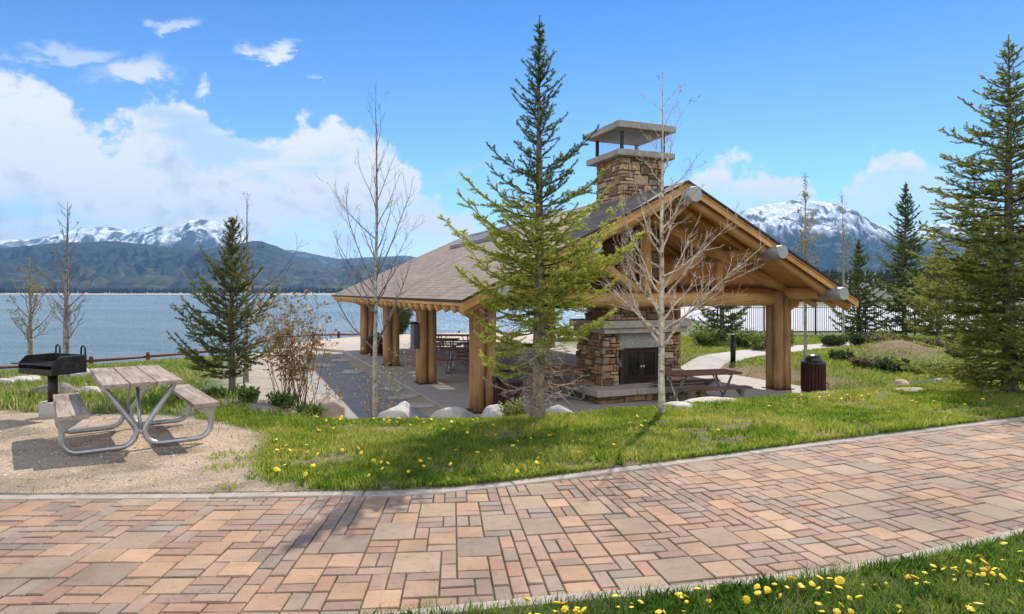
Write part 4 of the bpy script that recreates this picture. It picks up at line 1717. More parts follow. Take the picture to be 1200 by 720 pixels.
bo = make_bollard()
bx_, by_, bz_ = hit(859, 424)
bo.location = (bx_, by_, bz_)
bo['label'] = 'black bollard light on the concrete path behind the picnic table'
bo2 = copy_tree(bo)
x_, y_ = (1123 - 600) / FPX * 33, 33.0
bo2.location = (x_, y_, g(x_, y_))
bo2['label'] = 'black bollard light before the picket fence beside the big right spruce'


# ------------------------------------------------------------------ trees
def prisms(A, B, ra, rb):
    """three-sided sticks from A to B (arrays) -> V, F"""
    d = B - A
    d = d / (np.linalg.norm(d, axis=1, keepdims=True) + 1e-9)
    ref = np.where(abs(d[:, 2:3]) < .9, np.array([[0, 0, 1.]]), np.array([[1., 0, 0]]))
    u = np.cross(d, ref)
    u /= np.linalg.norm(u, axis=1, keepdims=True) + 1e-9
    w = np.cross(d, u)
    V = []
    for P, r in ((A, ra), (B, rb)):
        r = np.broadcast_to(np.asarray(r, float), (len(A),))[:, None]
        for k in range(3):
            a = 2 * math.pi * k / 3
            V.append(P + (u * math.cos(a) + w * math.sin(a)) * r)
    V = np.stack(V, 1).reshape(-1, 3)
    b = np.arange(len(A))[:, None] * 6
    F = np.concatenate([np.concatenate([b + k, b + (k + 1) % 3, b + 3 + (k + 1) % 3], 1) for k in range(3)] +
                       [np.concatenate([b + k, b + 3 + (k + 1) % 3, b + 3 + k], 1) for k in range(3)])
    return V, F


def needle_tris(A, B, per_m, length, width, r_, cA, cB, lean=.55):
    """needles all round the twigs A->B; cA, cB per-twig colours at the twig's foot and tip"""
    L = np.linalg.norm(B - A, axis=1)
    cnt = np.maximum(2, r_.poisson(L * per_m))
    idx = np.repeat(np.arange(len(A)), cnt)
    t = r_.random(len(idx))
    P = A[idx] + (B - A)[idx] * t[:, None]
    ax = ((B - A) / (L[:, None] + 1e-9))[idx]
    rv = r_.normal(size=(len(idx), 3))
    rv[:, 2] += .25
    pr = rv - ax * (rv * ax).sum(1, keepdims=True)
    pr /= np.linalg.norm(pr, axis=1, keepdims=True) + 1e-9
    d = ax * lean + pr * math.sqrt(1 - lean ** 2)
    ln = length * r_.uniform(.7, 1.2, len(idx))[:, None]
    sd = np.cross(d, r_.normal(size=(len(idx), 3)))
    sd /= np.linalg.norm(sd, axis=1, keepdims=True) + 1e-9
    wd = width * .5
    V = np.stack([P - sd * wd, P + sd * wd, P + d * ln], 1).reshape(-1, 3)
    F = np.arange(len(idx) * 3).reshape(-1, 3)
    c = cA[idx] + (cB - cA)[idx] * t[:, None]
    c = c * r_.uniform(.7, 1.3, len(idx))[:, None]
    C = np.repeat(c, 3, 0)
    return V, F, C


def trunk_mesh(name, base_z, H, r0, parent, colr, wob, r_, sides=12, flare=1.35, top=.004):
    n = max(8, int(H / .3))
    pts, rad = [], []
    wx, wy = 0, 0
    off = []
    for i in range(n + 1):
        t = i / n
        wx += r_.normal() * wob * (t > .03)
        wy += r_.normal() * wob * (t > .03)
        off.append((wx, wy))
        pts.append((wx, wy, base_z + (H - base_z) * t))
        rad.append(max(top, r0 * (1 - t) ** .85 * (1 + (flare - 1) * math.exp(-t * H / .18))))
    mb = MB()
    c0 = np.array(colr[0])
    c1 = np.array(colr[1])
    mb.tube(pts, rad, sides)
    k = 0
    cs = []
    for i in range(n + 1):
        t = i / n
        for q in range(sides):
            cs.append(tuple((c0 + (c1 - c0) * t) * r_.uniform(.8, 1.2)))
    mb.c = cs
    o = mb.build(name, M['bark'], parent)
    zz = np.array([p[2] for p in pts])
    ox = np.array([p[0] for p in off])
    oy = np.array([p[1] for p in off])
    rr = np.array(rad)
    return o, (lambda z: (np.interp(z, zz, ox), np.interp(z, zz, oy), np.interp(z, zz, rr)))


def spruce(name, label, loc, H, prof, seed, r0=.09, whorl=.17, per=6, needle=(.028, .009), per_m=520, yellow=(0, 0), dead=None,
           dark=(.070, .105, .038), tipc=(.20, .245, .065), group=None, pitch=(38, -6), gap=.25, extra=(), bark=((.20, .165, .14), (.16, .12, .10)), sec=.075, wood=(.085, .065, .045), crown_from=.0, curl=.30):
    """prof: (height fraction, crown radius in m); extra: (height fraction, azimuth deg, length) long limbs the photo shows"""
    r_ = np.random.default_rng(seed)
    root = empty(name, loc)
    tag(root, label, 'spruce tree', group)
    tr, at = trunk_mesh('trunk', -.15, H, r0, root, bark, .004 * H / 5, r_)
    hs = [p[0] for p in prof]
    rs = [p[1] for p in prof]
    ax_A, ax_B, ax_r0, ax_r1 = [], [], [], []
    tw_A, tw_B, tw_h, tw_y = [], [], [], []
    dead_A, dead_B, dead_r = [], [], []
    limbs = []
    z = prof[0][0] * H
    az = r_.random() * 6.28
    while z < H * .975:
        hf = z / H
        Rm = np.interp(hf, hs, rs)
        n = per if hf < .85 else max(3, per - 1)
        az += r_.uniform(.3, .9)
        for k in range(n):
            a = az + 2 * math.pi * k / n + r_.normal() * .22
            L = Rm * r_.uniform(.55, 1.12)
            if r_.random() < gap:
                L *= r_.uniform(.35, .7)
            limbs.append((z + r_.uniform(-.05, .05), a, L))
        # short in-between shoots
        for k in range(2):
            limbs.append((z + whorl * r_.uniform(.2, .8), r_.random() * 6.28, Rm * r_.uniform(.25, .6)))
        z += whorl * r_.uniform(.8, 1.2) * (1.0 if hf < .7 else .82)
    for hf, a, L in extra:
        limbs.append((hf * H, R(a), L, 1))
    for (z, a, L, *ex) in limbs:
        hf = z / H
        x0, y0, rt = at(z)
        is_dead = dead is not None and not ex and hf < dead[1] and r_.random() < np.interp(hf, [dead[0], dead[1]], [1, 0])
        pt = pitch[1] + (pitch[0] - pitch[1]) * min(1, max(0, hf)) ** .9 + r_.normal() * 6
        el = R(pt)
        n = 7
        P = np.zeros((n, 3))
        dirh = np.array([math.cos(a), math.sin(a)])
        # limb sags in the middle and lifts at its tip
        s = np.linspace(0, 1, n)
        lift = math.tan(el) * s * L * .9 + L * curl * (s ** 2.2) - L * .12 * np.sin(s * math.pi) * (1 - hf)
        bend = r_.normal() * .10 * L
        P[:, 0] = x0 + dirh[0] * s * L - dirh[1] * bend * s ** 2
        P[:, 1] = y0 + dirh[1] * s * L + dirh[0] * bend * s ** 2
        P[:, 2] = z + lift
        rb = max(.003, .011 * (L / 1.0) ** .6 + .002) * (H / 5.5) ** .3
        for i in range(n - 1):
            ra, rbb = rb * (1 - i / n), rb * (1 - (i + 1) / n)
            if is_dead:
                dead_A.append(P[i]); dead_B.append(P[i + 1]); dead_r.append((ra * .7, rbb * .7))
            else:
                ax_A.append(P[i]); ax_B.append(P[i + 1]); ax_r0.append(ra); ax_r1.append(rbb)
                if i >= 1 or L < .3:
                    tw_A.append(P[i]); tw_B.append(P[i + 1]); tw_h.append(hf); tw_y.append(s[i + 1])
        # side twigs
        m = max(3, int(L / sec))
        for j in range(m):
            t = .16 + .84 * (j + r_.random()) / m
            i = min(n - 2, int(t * (n - 1)))
            f = t * (n - 1) - i
            p = P[i] * (1 - f) + P[i + 1] * f
            d = P[i + 1] - P[i]
            d /= np.linalg.norm(d) + 1e-9
            side = np.array([-d[1], d[0], 0])
            side /= np.linalg.norm(side) + 1e-9
            sg = 1 if j % 2 else -1
            tl = min(.55, .42 * L) * (1.05 - t) ** .7 * r_.uniform(.5, 1.15) + .05
            q = d * .62 + side * sg * .75 + np.array([0, 0, r_.normal() * .16 + (.10 if hf > .5 else -.04)])
            q /= np.linalg.norm(q)
            e = p + q * tl
            if is_dead:
                dead_A.append(p); dead_B.append(e); dead_r.append((.005, .002))
                for _ in range(6):
                    u = r_.uniform(.3, .95)
                    e0 = p + q * tl * u
                    q2 = q + r_.normal(size=3) * .55
                    dead_A.append(e0); dead_B.append(e0 + q2 * tl * .35); dead_r.append((.003, .0015))
                continue
            tw_A.append(p); tw_B.append(e); tw_h.append(hf); tw_y.append(.5 + .5 * t)
            ax_A.append(p); ax_B.append(e); ax_r0.append(.0035 * (H / 5.5) ** .4); ax_r1.append(.0015)
            if tl > .14:                                       # third order
                for _ in range(int(tl / (sec * .95))):
                    u = r_.uniform(.25, .9)
                    b0 = p + q * tl * u
                    sd = np.cross(q, [0, 0, 1])
                    q2 = q * .65 + sd * r_.choice([-1, 1]) * .7 + np.array([0, 0, r_.normal() * .2])
                    q2 /= np.linalg.norm(q2) + 1e-9
                    e2 = b0 + q2 * tl * r_.uniform(.25, .5)
                    tw_A.append(b0); tw_B.append(e2); tw_h.append(hf); tw_y.append(.6 + .4 * t)
    # leader
    xt, yt, _ = at(H * .93)
    tw_A.append(np.array([xt, yt, H * .90])); tw_B.append(np.array([*at(H)[:2], H * 1.0])); tw_h.append(1); tw_y.append(.5)
    tw_A, tw_B = np.array(tw_A), np.array(tw_B)
    h, ty = np.array(tw_h), np.array(tw_y)
    dark, tipc = np.array(dark), np.array(tipc)
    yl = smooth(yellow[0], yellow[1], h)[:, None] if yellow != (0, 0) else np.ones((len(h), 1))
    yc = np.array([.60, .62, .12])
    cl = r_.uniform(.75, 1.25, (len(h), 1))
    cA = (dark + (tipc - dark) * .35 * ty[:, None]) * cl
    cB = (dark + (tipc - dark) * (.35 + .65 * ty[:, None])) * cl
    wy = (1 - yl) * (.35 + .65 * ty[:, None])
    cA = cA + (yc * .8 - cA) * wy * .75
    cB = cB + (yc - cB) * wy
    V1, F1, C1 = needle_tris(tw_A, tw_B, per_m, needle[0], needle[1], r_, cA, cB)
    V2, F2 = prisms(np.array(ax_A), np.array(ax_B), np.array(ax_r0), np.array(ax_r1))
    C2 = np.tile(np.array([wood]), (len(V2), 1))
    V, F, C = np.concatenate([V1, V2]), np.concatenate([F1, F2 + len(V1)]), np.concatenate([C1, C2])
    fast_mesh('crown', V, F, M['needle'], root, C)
    if dead_A:
        A, B = np.array(dead_A), np.array(dead_B)
        dr = np.array(dead_r)
        V, F = prisms(A, B, dr[:, 0], dr[:, 1])
        C = np.tile(np.array([[.46, .37, .28]]), (len(V), 1)) * np.repeat(r_.uniform(.7, 1.25, len(A)), 6)[:, None]
        fast_mesh('dead_branches', V, F, M['bark'], root, C)
    return root


def bare_tree(name, label, loc, H, r0, seed, first=.22, n1=26, ang=48, lk=.42, colr=((.52, .47, .38), (.36, .30, .24)), twig=(.32, .26, .21), group=None, cat='aspen tree',
              leaf=None, rmin=.0016, curl=.55, dens=1.0, wob=.012, marks=False, limbs=(), rk=.5, lean=(0, 0), tr_pow=.85):
    r_ = np.random.default_rng(seed)
    root = empty(name, loc)
    tag(root, label, cat, group)
    tr, at = trunk_mesh('trunk', -.12, H, r0, root, colr, wob * H / 10, r_, 10, 1.25, .003)
    A, B, RA, RB, leaves = [], [], [], [], []

    def shoot(p, d, L, r, order):
        n = 6 if order == 1 else 4
        pts = [p]
        d = d / np.linalg.norm(d)
        for i in range(n):
            d = d + r_.normal(size=3) * .10 + np.array([0, 0, curl / n])
            d = d / np.linalg.norm(d)
            pts.append(pts[-1] + d * L / n)
            A.append(pts[-2]); B.append(pts[-1])
            RA.append(max(rmin, r * (1 - i / n * .85))); RB.append(max(rmin * .75, r * (1 - (i + 1) / n * .85)))
        if order < 3 or (order == 3 and L > .35):
            m = int(max(2, L * (6.5 if order == 1 else 8) * dens)) if order < 3 else 2
            for k in range(m):
                t = r_.uniform(.18, .97)
                i = min(n - 1, int(t * n))
                f = t * n - i
                q = pts[i] * (1 - f) + pts[i + 1] * f
                dd = pts[i + 1] - pts[i]
                dd = dd / np.linalg.norm(dd)
                rv = r_.normal(size=3)
                rv = rv - dd * rv.dot(dd)
                rv = rv / np.linalg.norm(rv)
                l2 = L * r_.uniform(.16, .48) * (1.1 - t * .6)
                shoot(q, dd * .72 + rv * .62, l2, max(.0018, r * .5 * (1 - t * .6)), order + 1)
        if leaf is not None and order >= 2:
            for k in range(2):
                leaves.append(pts[-1 - k] + r_.normal(size=3) * .015)

    ga = r_.random() * 6.28
    for k in range(n1):
        t = first + (.97 - first) * ((k + r_.random() * .8) / n1)
        z = t * H
        ga += 2.4 + r_.normal() * .3
        x0, y0, rt = at(z)
        L = H * lk * (1 - t) ** .75 * r_.uniform(.55, 1.1) + .12
        el = R(ang + r_.normal() * 9)
        d = np.array([math.cos(ga) * math.cos(el), math.sin(ga) * math.cos(el), math.sin(el)])
        shoot(np.array([x0, y0, z]), d, L, max(.0025, rt * rk), 1)
    for (t, a, el, L, rr) in limbs:
        x0, y0, rt = at(t * H)
        d = np.array([math.cos(R(a)) * math.cos(R(el)), math.sin(R(a)) * math.cos(R(el)), math.sin(R(el))])
        shoot(np.array([x0, y0, t * H]), d, L, rr, 1)
    A_, B_ = np.array(A), np.array(B)
    V, F = prisms(A_, B_, np.array(RA), np.array(RB))
    cw = np.array(colr[1])
    k = np.clip(np.repeat(np.array(RA), 6) / .012, 0, 1)[:, None]
    C = np.array(twig) * (1 - k) + cw * k
    if leaf is not None and leaves:
        lv = np.array(leaves)
        lv = np.repeat(lv, leaf[2], 0) + r_.normal(size=(len(lv) * leaf[2], 3)) * leaf[1] * .8
        Vl, Fl, Cl = leaf_quads(lv, leaf[1], leaf[0], r_)
        fast_mesh('crown', V, F, M['bark'], root, C)
        fast_mesh('leaves', Vl, Fl, M['leaf'], root, Cl)
    else:
        fast_mesh('crown', V, F, M['bark'], root, C)
    return root


def leaf_quads(P, size, cols, r_):
    n = len(P)
    d = r_.normal(size=(n, 3)) + np.array([0, 0, .3])
    d /= np.linalg.norm(d, axis=1, keepdims=True)
    s = np.cross(d, r_.normal(size=(n, 3)))
    s /= np.linalg.norm(s, axis=1, keepdims=True) + 1e-9
    L = size * r_.uniform(.6, 1.3, n)[:, None]
    V = np.stack([P, P + d * L * .5 + s * L * .32, P + d * L, P + d * L * .5 - s * L * .32], 1).reshape(-1, 3)
    F = np.arange(n * 4).reshape(-1, 4)
    cols = np.array(cols)
    c = cols[r_.integers(0, len(cols), n)] * r_.uniform(.7, 1.25, (n, 1))
    return V, F, np.repeat(c, 4, 0)


def at_px(px, Y):
    x = (px - 600) / FPX * Y
    return (x, Y, g(x, Y))


def top_h(loc, py):
    """height a thing at loc needs for its top to stand at row py"""
    return EYE + (342 - py) / FPX * loc[1] - loc[2]


# hero spruce before the pavilion
L = at_px(630, 9.35)
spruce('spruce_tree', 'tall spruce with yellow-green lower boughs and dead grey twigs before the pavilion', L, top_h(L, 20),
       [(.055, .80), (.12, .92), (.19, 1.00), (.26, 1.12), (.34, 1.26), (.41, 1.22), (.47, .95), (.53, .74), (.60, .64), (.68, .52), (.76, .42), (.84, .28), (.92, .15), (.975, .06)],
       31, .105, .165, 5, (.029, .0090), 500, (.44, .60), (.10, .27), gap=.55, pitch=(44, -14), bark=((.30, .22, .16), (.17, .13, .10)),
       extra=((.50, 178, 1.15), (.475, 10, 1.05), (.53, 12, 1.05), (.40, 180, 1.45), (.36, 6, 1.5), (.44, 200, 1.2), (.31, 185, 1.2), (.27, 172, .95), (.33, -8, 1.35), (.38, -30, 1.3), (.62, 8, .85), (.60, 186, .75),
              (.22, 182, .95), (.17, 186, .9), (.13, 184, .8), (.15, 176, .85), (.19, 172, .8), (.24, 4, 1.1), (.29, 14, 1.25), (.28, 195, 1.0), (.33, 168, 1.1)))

# big spruce at the right-hand side
L = (8.75, 11.4, g(8.75, 11.4))
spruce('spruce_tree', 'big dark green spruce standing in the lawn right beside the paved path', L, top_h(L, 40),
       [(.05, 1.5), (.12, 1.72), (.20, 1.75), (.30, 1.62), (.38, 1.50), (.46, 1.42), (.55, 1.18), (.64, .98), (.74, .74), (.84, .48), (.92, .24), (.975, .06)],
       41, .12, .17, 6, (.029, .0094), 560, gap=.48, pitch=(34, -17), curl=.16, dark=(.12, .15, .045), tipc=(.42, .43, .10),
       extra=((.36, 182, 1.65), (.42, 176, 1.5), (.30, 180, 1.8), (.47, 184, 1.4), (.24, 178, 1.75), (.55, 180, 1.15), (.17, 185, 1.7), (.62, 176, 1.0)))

# small dark spruce by the gravel pad
L = at_px(272, 12.1)
spruce('spruce_tree', 'small dark spruce between the picnic table and the lake', L, top_h(L, 254),
       [(.10, .75), (.20, .98), (.32, .95), (.45, .78), (.58, .58), (.70, .42), (.82, .28), (.92, .15), (.975, .05)],
       51, .065, .15, 6, (.030, .0088), 480, gap=.55, pitch=(52, 8), dark=(.08, .105, .040), tipc=(.25, .25, .080),
       extra=((.15, 195, 1.05), (.12, 185, .95), (.52, 178, .62), (.40, 170, .95), (.32, 190, 1.05)), sec=.065, curl=.35)

# the spruces toward the car park
for (px, Y, py, prof, lab, kw) in (
    (1060, 35.0, 214, [(.06, 2.0), (.14, 2.3), (.3, 1.95), (.45, 1.5), (.6, 1.1), (.75, .75), (.88, .38), (.975, .08)], 'slim pointed spruce by the picket fence, the taller of two', dict(seed=61)),
    (1006, 36.0, 282, [(.05, 1.6), (.16, 1.9), (.32, 1.6), (.5, 1.15), (.7, .75), (.86, .4), (.97, .08)], 'small dark spruce by the picket fence just beyond the roof corner', dict(seed=62)),
    (1100, 29.0, 292, [(.12, 1.5), (.25, 1.9), (.45, 1.75), (.62, 1.3), (.8, .8), (.95, .25)], 'loose yellow-green spruce between the slim spruce and the big one',
     dict(seed=63, tipc=(.33, .33, .085), dark=(.13, .15, .045))),
    (846, 33.0, 300, [(.05, 1.6), (.16, 2.0), (.32, 1.7), (.5, 1.3), (.7, .8), (.86, .4), (.97, .08)], 'spruce seen under the gable behind the fireplace', dict(seed=64, tipc=(.20, .24, .07))),
    (1165, 33.0, 330, [(.05, 1.5), (.16, 1.9), (.32, 1.7), (.5, 1.2), (.7, .8), (.86, .4), (.97, .08)], 'spruce by the picket fence behind the big spruce', dict(seed=65)),
):
    L = at_px(px, Y)
    spruce('spruce_tree', lab, L, top_h(L, py), prof, r0=.13, whorl=.30, per=6, needle=(.080, .032), per_m=150, gap=.3, pitch=(34, -10), sec=.17, group='spruces toward the car park', **kw)

# bare trees
cream = ((.60, .55, .45), (.50, .43, .34))
grey = ((.36, .32, .27), (.24, .20, .17))
L = at_px(775, 9.6)
bare_tree('aspen_tree', 'cream-barked young aspen without leaves in front of the gable', L, top_h(L, 85), .056, 72, first=.21, n1=30, ang=34, lk=.41, colr=((.68, .60, .44), (.66, .54, .41)), twig=(.64, .50, .39), curl=.58, dens=1.35, rmin=.0030,
          limbs=((.19, 12, 46, 1.35, .024), (.20, 168, 48, 1.55, .026), (.27, 40, 42, 1.2, .019), (.31, 190, 40, 1.25, .019), (.36, -15, 48, 1.2, .018)), rk=.55)
L = at_px(440, 12.9)
bare_tree('aspen_tree', 'tall thin leafless aspen left of the pavilion', L, top_h(L, 92), .055, 83, first=.20, n1=26, ang=56, lk=.34, rmin=.0026, colr=((.58, .54, .46), (.24, .21, .18)), twig=(.20, .165, .14), curl=.75, dens=.7,
          limbs=((.44, 20, 55, 2.2, .018), (.40, 170, 60, 2.3, .018), (.36, 5, 50, 1.9, .016), (.33, 185, 48, 1.9, .016)))
L = hit(78, 445)
bare_tree('aspen_tree', 'bare aspen behind the grill, the taller one of the pair', L, top_h(L, 236), .085, 91, rmin=0.006, first=.2, n1=34, ang=44, lk=.30, colr=grey, twig=(.25, .21, .17), curl=.7, dens=1.3, rk=.3)
L = hit(36, 441)
bare_tree('aspen_tree', 'bare aspen with pale new buds, the shorter of the pair behind the grill', L, top_h(L, 306), .075, 92, rmin=0.006, first=.25, n1=28, ang=44, lk=.40, colr=((.36, .30, .22), (.28, .23, .17)), twig=(.32, .27, .17), curl=.6, dens=1.0,
          leaf=([(.26, .24, .08), (.30, .26, .10)], .05, 1), rk=.4)
L = at_px(288, 14.5)
bare_tree('aspen_tree', 'leaning bare aspen with its twigs showing above the small dark spruce', L, top_h(L, 224), .06, 93, rmin=0.0035, first=.30, n1=14, ang=55, lk=.34, colr=grey, twig=(.22, .18, .15), curl=.4, dens=.7,
          limbs=((.42, 20, 52, 1.9, .022), (.36, 25, 45, 1.5, .016)))
L = hit(944, 428)
bare_tree('aspen_tree', 'thin grey aspen with a few yellow leaves behind the right litter bin', L, top_h(L, 203), .062, 94, rmin=0.006, first=.38, n1=20, ang=62, lk=.26, colr=((.40, .36, .31), (.30, .26, .21)), twig=(.30, .25, .18), curl=.6, dens=1.0,
          leaf=([(.30, .29, .08), (.36, .32, .10)], .06, 2))
L = at_px(988, 31)
bare_tree('aspen_tree', 'thin pale aspen beyond the right corner of the roof', L, top_h(L, 222), .06, 95, rmin=0.008, first=.36, n1=16, ang=62, lk=.24, colr=((.46, .42, .37), (.30, .26, .22)), twig=(.30, .25, .2), curl=.6, dens=.9,
          leaf=([(.28, .27, .09), (.33, .30, .11)], .06, 1))
L = at_px(1143, 20)
bare_tree('aspen_tree', 'bare aspen whose twigs rise behind the big right spruce', L, top_h(L, 178), .055, 96, rmin=0.005, first=.4, n1=14, ang=60, lk=.3, colr=grey, twig=(.25, .21, .18), curl=.5, dens=.5)


# shrubs
def shrub(name, label, loc, H, spread, stems, seed, leafc, lsize, nleaf, stemc=(.20, .13, .10), cat='shrub', group=None, up=.75):
    r_ = np.random.default_rng(seed)
    root = empty(name, loc)
    tag(root, label, cat, group)
    A, B, RA, RB, lv = [], [], [], [], []
    for k in range(stems):
        a = r_.random() * 6.28
        e = r_.uniform(.25, 1) ** .7
        d = np.array([math.cos(a) * (1 - up) * 2 * e, math.sin(a) * (1 - up) * 2 * e, 1.0])
        L = H * r_.uniform(.6, 1.05)
        p = np.array([r_.normal() * spread * .12, r_.normal() * spread * .12, -.03])
        d /= np.linalg.norm(d)
        n = 8
        q = p
        for i in range(n):
            d2 = d + r_.normal(size=3) * .13
            d2 /= np.linalg.norm(d2)
            q2 = q + d2 * L / n
            A.append(q); B.append(q2); RA.append(.008 * (1 - i / n) + .002); RB.append(.008 * (1 - (i + 1) / n) + .0015)
            if i >= 2:
                for _ in range(2):
                    s = r_.normal(size=3)
                    s[2] = abs(s[2]) * .8 + .3
                    s /= np.linalg.norm(s)
                    l = H * .13 * r_.uniform(.4, 1.3)
                    e2 = q2 + s * l
                    A.append(q2); B.append(e2); RA.append(.0025); RB.append(.0012)
                    for u in np.linspace(.35, 1, nleaf):
                        lv.append(q2 + s * l * u + r_.normal(size=3) * lsize * .35)
            q = q2
    V, F = prisms(np.array(A), np.array(B), np.array(RA), np.array(RB))
    fast_mesh('stems', V, F, M['bark'], root, np.tile(np.array([stemc]), (len(V), 1)))
    V, F, C = leaf_quads(np.array(lv), lsize, leafc, r_)
    fast_mesh('leaves', V, F, M['leaf'], root, C)
    return root


L = at_px(344, 11.6)
shrub('leafy_shrub', 'upright shrub with reddish-brown new leaves beside the small dark spruce', L, top_h(L, 346), 1.0, 34, 101,
      [(.36, .18, .08), (.40, .23, .09), (.32, .22, .08), (.28, .25, .08)], .058, 6, (.19, .12, .09), up=.84)
L = at_px(446, 12.3)
shrub('leafy_shrub', 'sparse shrub with pale yellow leaves at the foot of the tall thin aspen', L, top_h(L, 405), .8, 13, 102, [(.44, .36, .09), (.50, .40, .12), (.38, .34, .10)], .045, 2, (.30, .22, .15), up=.80)
L = at_px(382, 11.2)
shrub('leafy_shrub', 'sparse yellow-leaved shrub just right of the reddish shrub', L, top_h(L, 424), .6, 9, 103, [(.44, .34, .09), (.46, .38, .12)], .042, 2, (.28, .2, .14), up=.78)
L = at_px(601, 10.1)
shrub('leafy_shrub', 'small bright green shrub at the foot of the tall front spruce', L, top_h(L, 466), .4, 26, 104, [(.24, .30, .05), (.32, .34, .07)], .035, 3, up=.72)
for i, (px, Y, py, hh, lab) in enumerate((
    (290, 11.0, 452, 0, 'low bright green leafy clump under the small dark spruce'),
    (330, 11.2, 458, 0, 'low bright green leafy clump under the reddish shrub'),
    (252, 11.3, 456, 0, 'low green leafy clump beside the far picnic bench'),
    (362, 10.6, 470, 0, 'low green leafy clump at the edge of the lawn below the reddish shrub'),
)):
    L = at_px(px, Y)
    shrub('leafy_clump', lab, L, max(.22, top_h(L, py)), .5, 34, 110 + i, [(.10, .17, .03), (.15, .23, .04), (.19, .26, .06)], .055, 3, (.12, .14, .05), group='low leafy clumps', up=.60)
for i, (px, Y, py, lab, cc) in enumerate((
    (975, 30, 392, 'low juniper mound by the thin pale aspen', 0), (1008, 30, 390, 'low dark juniper mound under the small far spruce', 0), (1135, 30, 388, 'low juniper mound left of the big right spruce', 0),
    (892, 27.5, 392, 'bright leafy bush behind the right log post', 1), (872, 29, 384, 'yellow-green bush left of the bollard path', 1), (826, 30, 385, 'yellow-green bush under the gable beside the fireplace', 1),
    (1033, 26.5, 408, 'scrubby low bush on the earth mound', 2), (1090, 26, 408, 'scrubby low bush behind the earth mound', 2), (1048, 21, 420, 'dark low bush in front of the earth mound', 0),
    (920, 30, 386, 'leafy bush before the pale car park', 1), (1012, 22, 424, 'scrubby low bush left of the dark low bush', 2), (1092, 20, 428, 'green low bush right of the dark low bush', 1), (985, 24, 414, 'low green bush between the litter bin and the mound', 0), (1122, 24, 412, 'scrubby bush between the mound and the big spruce', 2), (1035, 31, 386, 'bright low bush at the foot of the slim spruce', 1), (1160, 27, 402, 'green bush under the big right spruce', 1))):
    L = at_px(px, Y)
    lc = ([(.045, .075, .025), (.07, .10, .03)], [(.16, .20, .04), (.24, .26, .06), (.12, .16, .04)], [(.26, .20, .13), (.20, .17, .08), (.14, .15, .05)])[cc]
    shrub('bush', lab, L, max(.35, top_h(L, py)), 1.4, 46, 130 + i, lc, .11, 3, (.13, .10, .07), group='bushes toward the car park', up=.55)
# clipped evergreen behind the pavilion
L = at_px(469, 42)
shrub('evergreen_bush', 'rounded tall evergreen bush seen between the far log posts', L, 2.5, .8, 90, 150, [(.05, .09, .03), (.09, .14, .04), (.14, .18, .05)], .12, 5, (.10, .08, .06), up=.80)


# far woods, one mass each
def woods(name, xs, ys, hh, seed, n, colr):
    r_ = np.random.default_rng(seed)
    x = r_.uniform(*xs, n)
    y = ys[0] + (ys[1] - ys[0]) * r_.random(n) ** 1.3
    z = G(x, y)
    V, F, C = [], [], []
    k = 5
    b = 0
    for i in range(n):
        h = hh * r_.uniform(.55, 1.25)
        w = h * r_.uniform(.14, .22)
        c = np.array(colr) * r_.uniform(.6, 1.5) * np.array([r_.uniform(.85, 1.3), 1, r_.uniform(.8, 1.1)])
        for (t, rr) in ((0, 1), (.35, .85), (.36, .62), (.65, .5), (.66, .32)):
            for q in range(k):
                a = 2 * math.pi * q / k + t * 5
                j = r_.uniform(.75, 1.2)
                V.append((x[i] + w * rr * j * math.cos(a), y[i] + w * rr * j * math.sin(a), z[i] + h * t))
                C.append(c)
        V.append((x[i], y[i], z[i] + h))
        C.append(c)
        for lvl in range(4):
            for q in range(k):
                q2 = (q + 1) % k
                o = b + lvl * k
                F.append((o + q, o + q2, o + k + q2))
                F.append((o + q, o + k + q2, o + k + q))
        for q in range(k):
            F.append((b + 4 * k + q, b + 4 * k + (q + 1) % k, b + 5 * k))
        b += 5 * k + 1
    o = fast_mesh(name, np.array(V), np.array(F), M['needle'], None, np.array(C))
    tag(o, 'far wood of dark conifers reading as one mass', kind='stuff')


woods('forest', (-2300, 300), (2130, 2330), 17, 5, 2600, (.030, .045, .024))
woods('forest', (70, 300), (180, 420), 4.5, 6, 500, (.085, .095, .045))
woods('forest', (80, 700), (420, 900), 8, 7, 1500, (.060, .075, .04))

# ------------------------------------------------------------------ boulders
def boulder(name, label, loc, size, seed, mat, rz=0, group=None):
    import bmesh
    bm = bmesh.new()
    bmesh.ops.create_icosphere(bm, subdivisions=4, radius=1)
    r_ = np.random.default_rng(seed)
    o1, o2 = r_.random(3) * 50, r_.random(3) * 50
    planes = []
    for _ in range(7):
        n = r_.normal(size=3)
        n[2] = abs(n[2]) * .8
        planes.append((Vector(n / np.linalg.norm(n)), r_.uniform(.62, .92)))
    for v in bm.verts:
        p = v.co.copy()
        for n, d in planes:
            e = p.dot(n) - d
            if e > 0:
                p -= n * e * .85
        f = 1 + .22 * (vnoise(p.x * 1.7 + o1[0], p.y * 1.7 + p.z + o1[1], seed) - .5) + .10 * (vnoise(p.x * 5 + o2[0], p.y * 5 + p.z * 4 + o2[1], seed) - .5)
        v.co = Vector((p.x * f * size[0], p.y * f * size[1], p.z * f * size[2]))
    me = bpy.data.meshes.new(name)
    bm.to_mesh(me)
    bm.free()
    me.polygons.foreach_set('use_smooth', [True] * len(me.polygons))
    me.materials.append(mat)
    o = bpy.data.objects.new(name, me)
    col.objects.link(o)
    o.location = (loc[0], loc[1], loc[2] + size[2] * .18)
    o.rotation_euler = (0, 0, rz)
    tag(o, label, 'boulder', group)
    return o


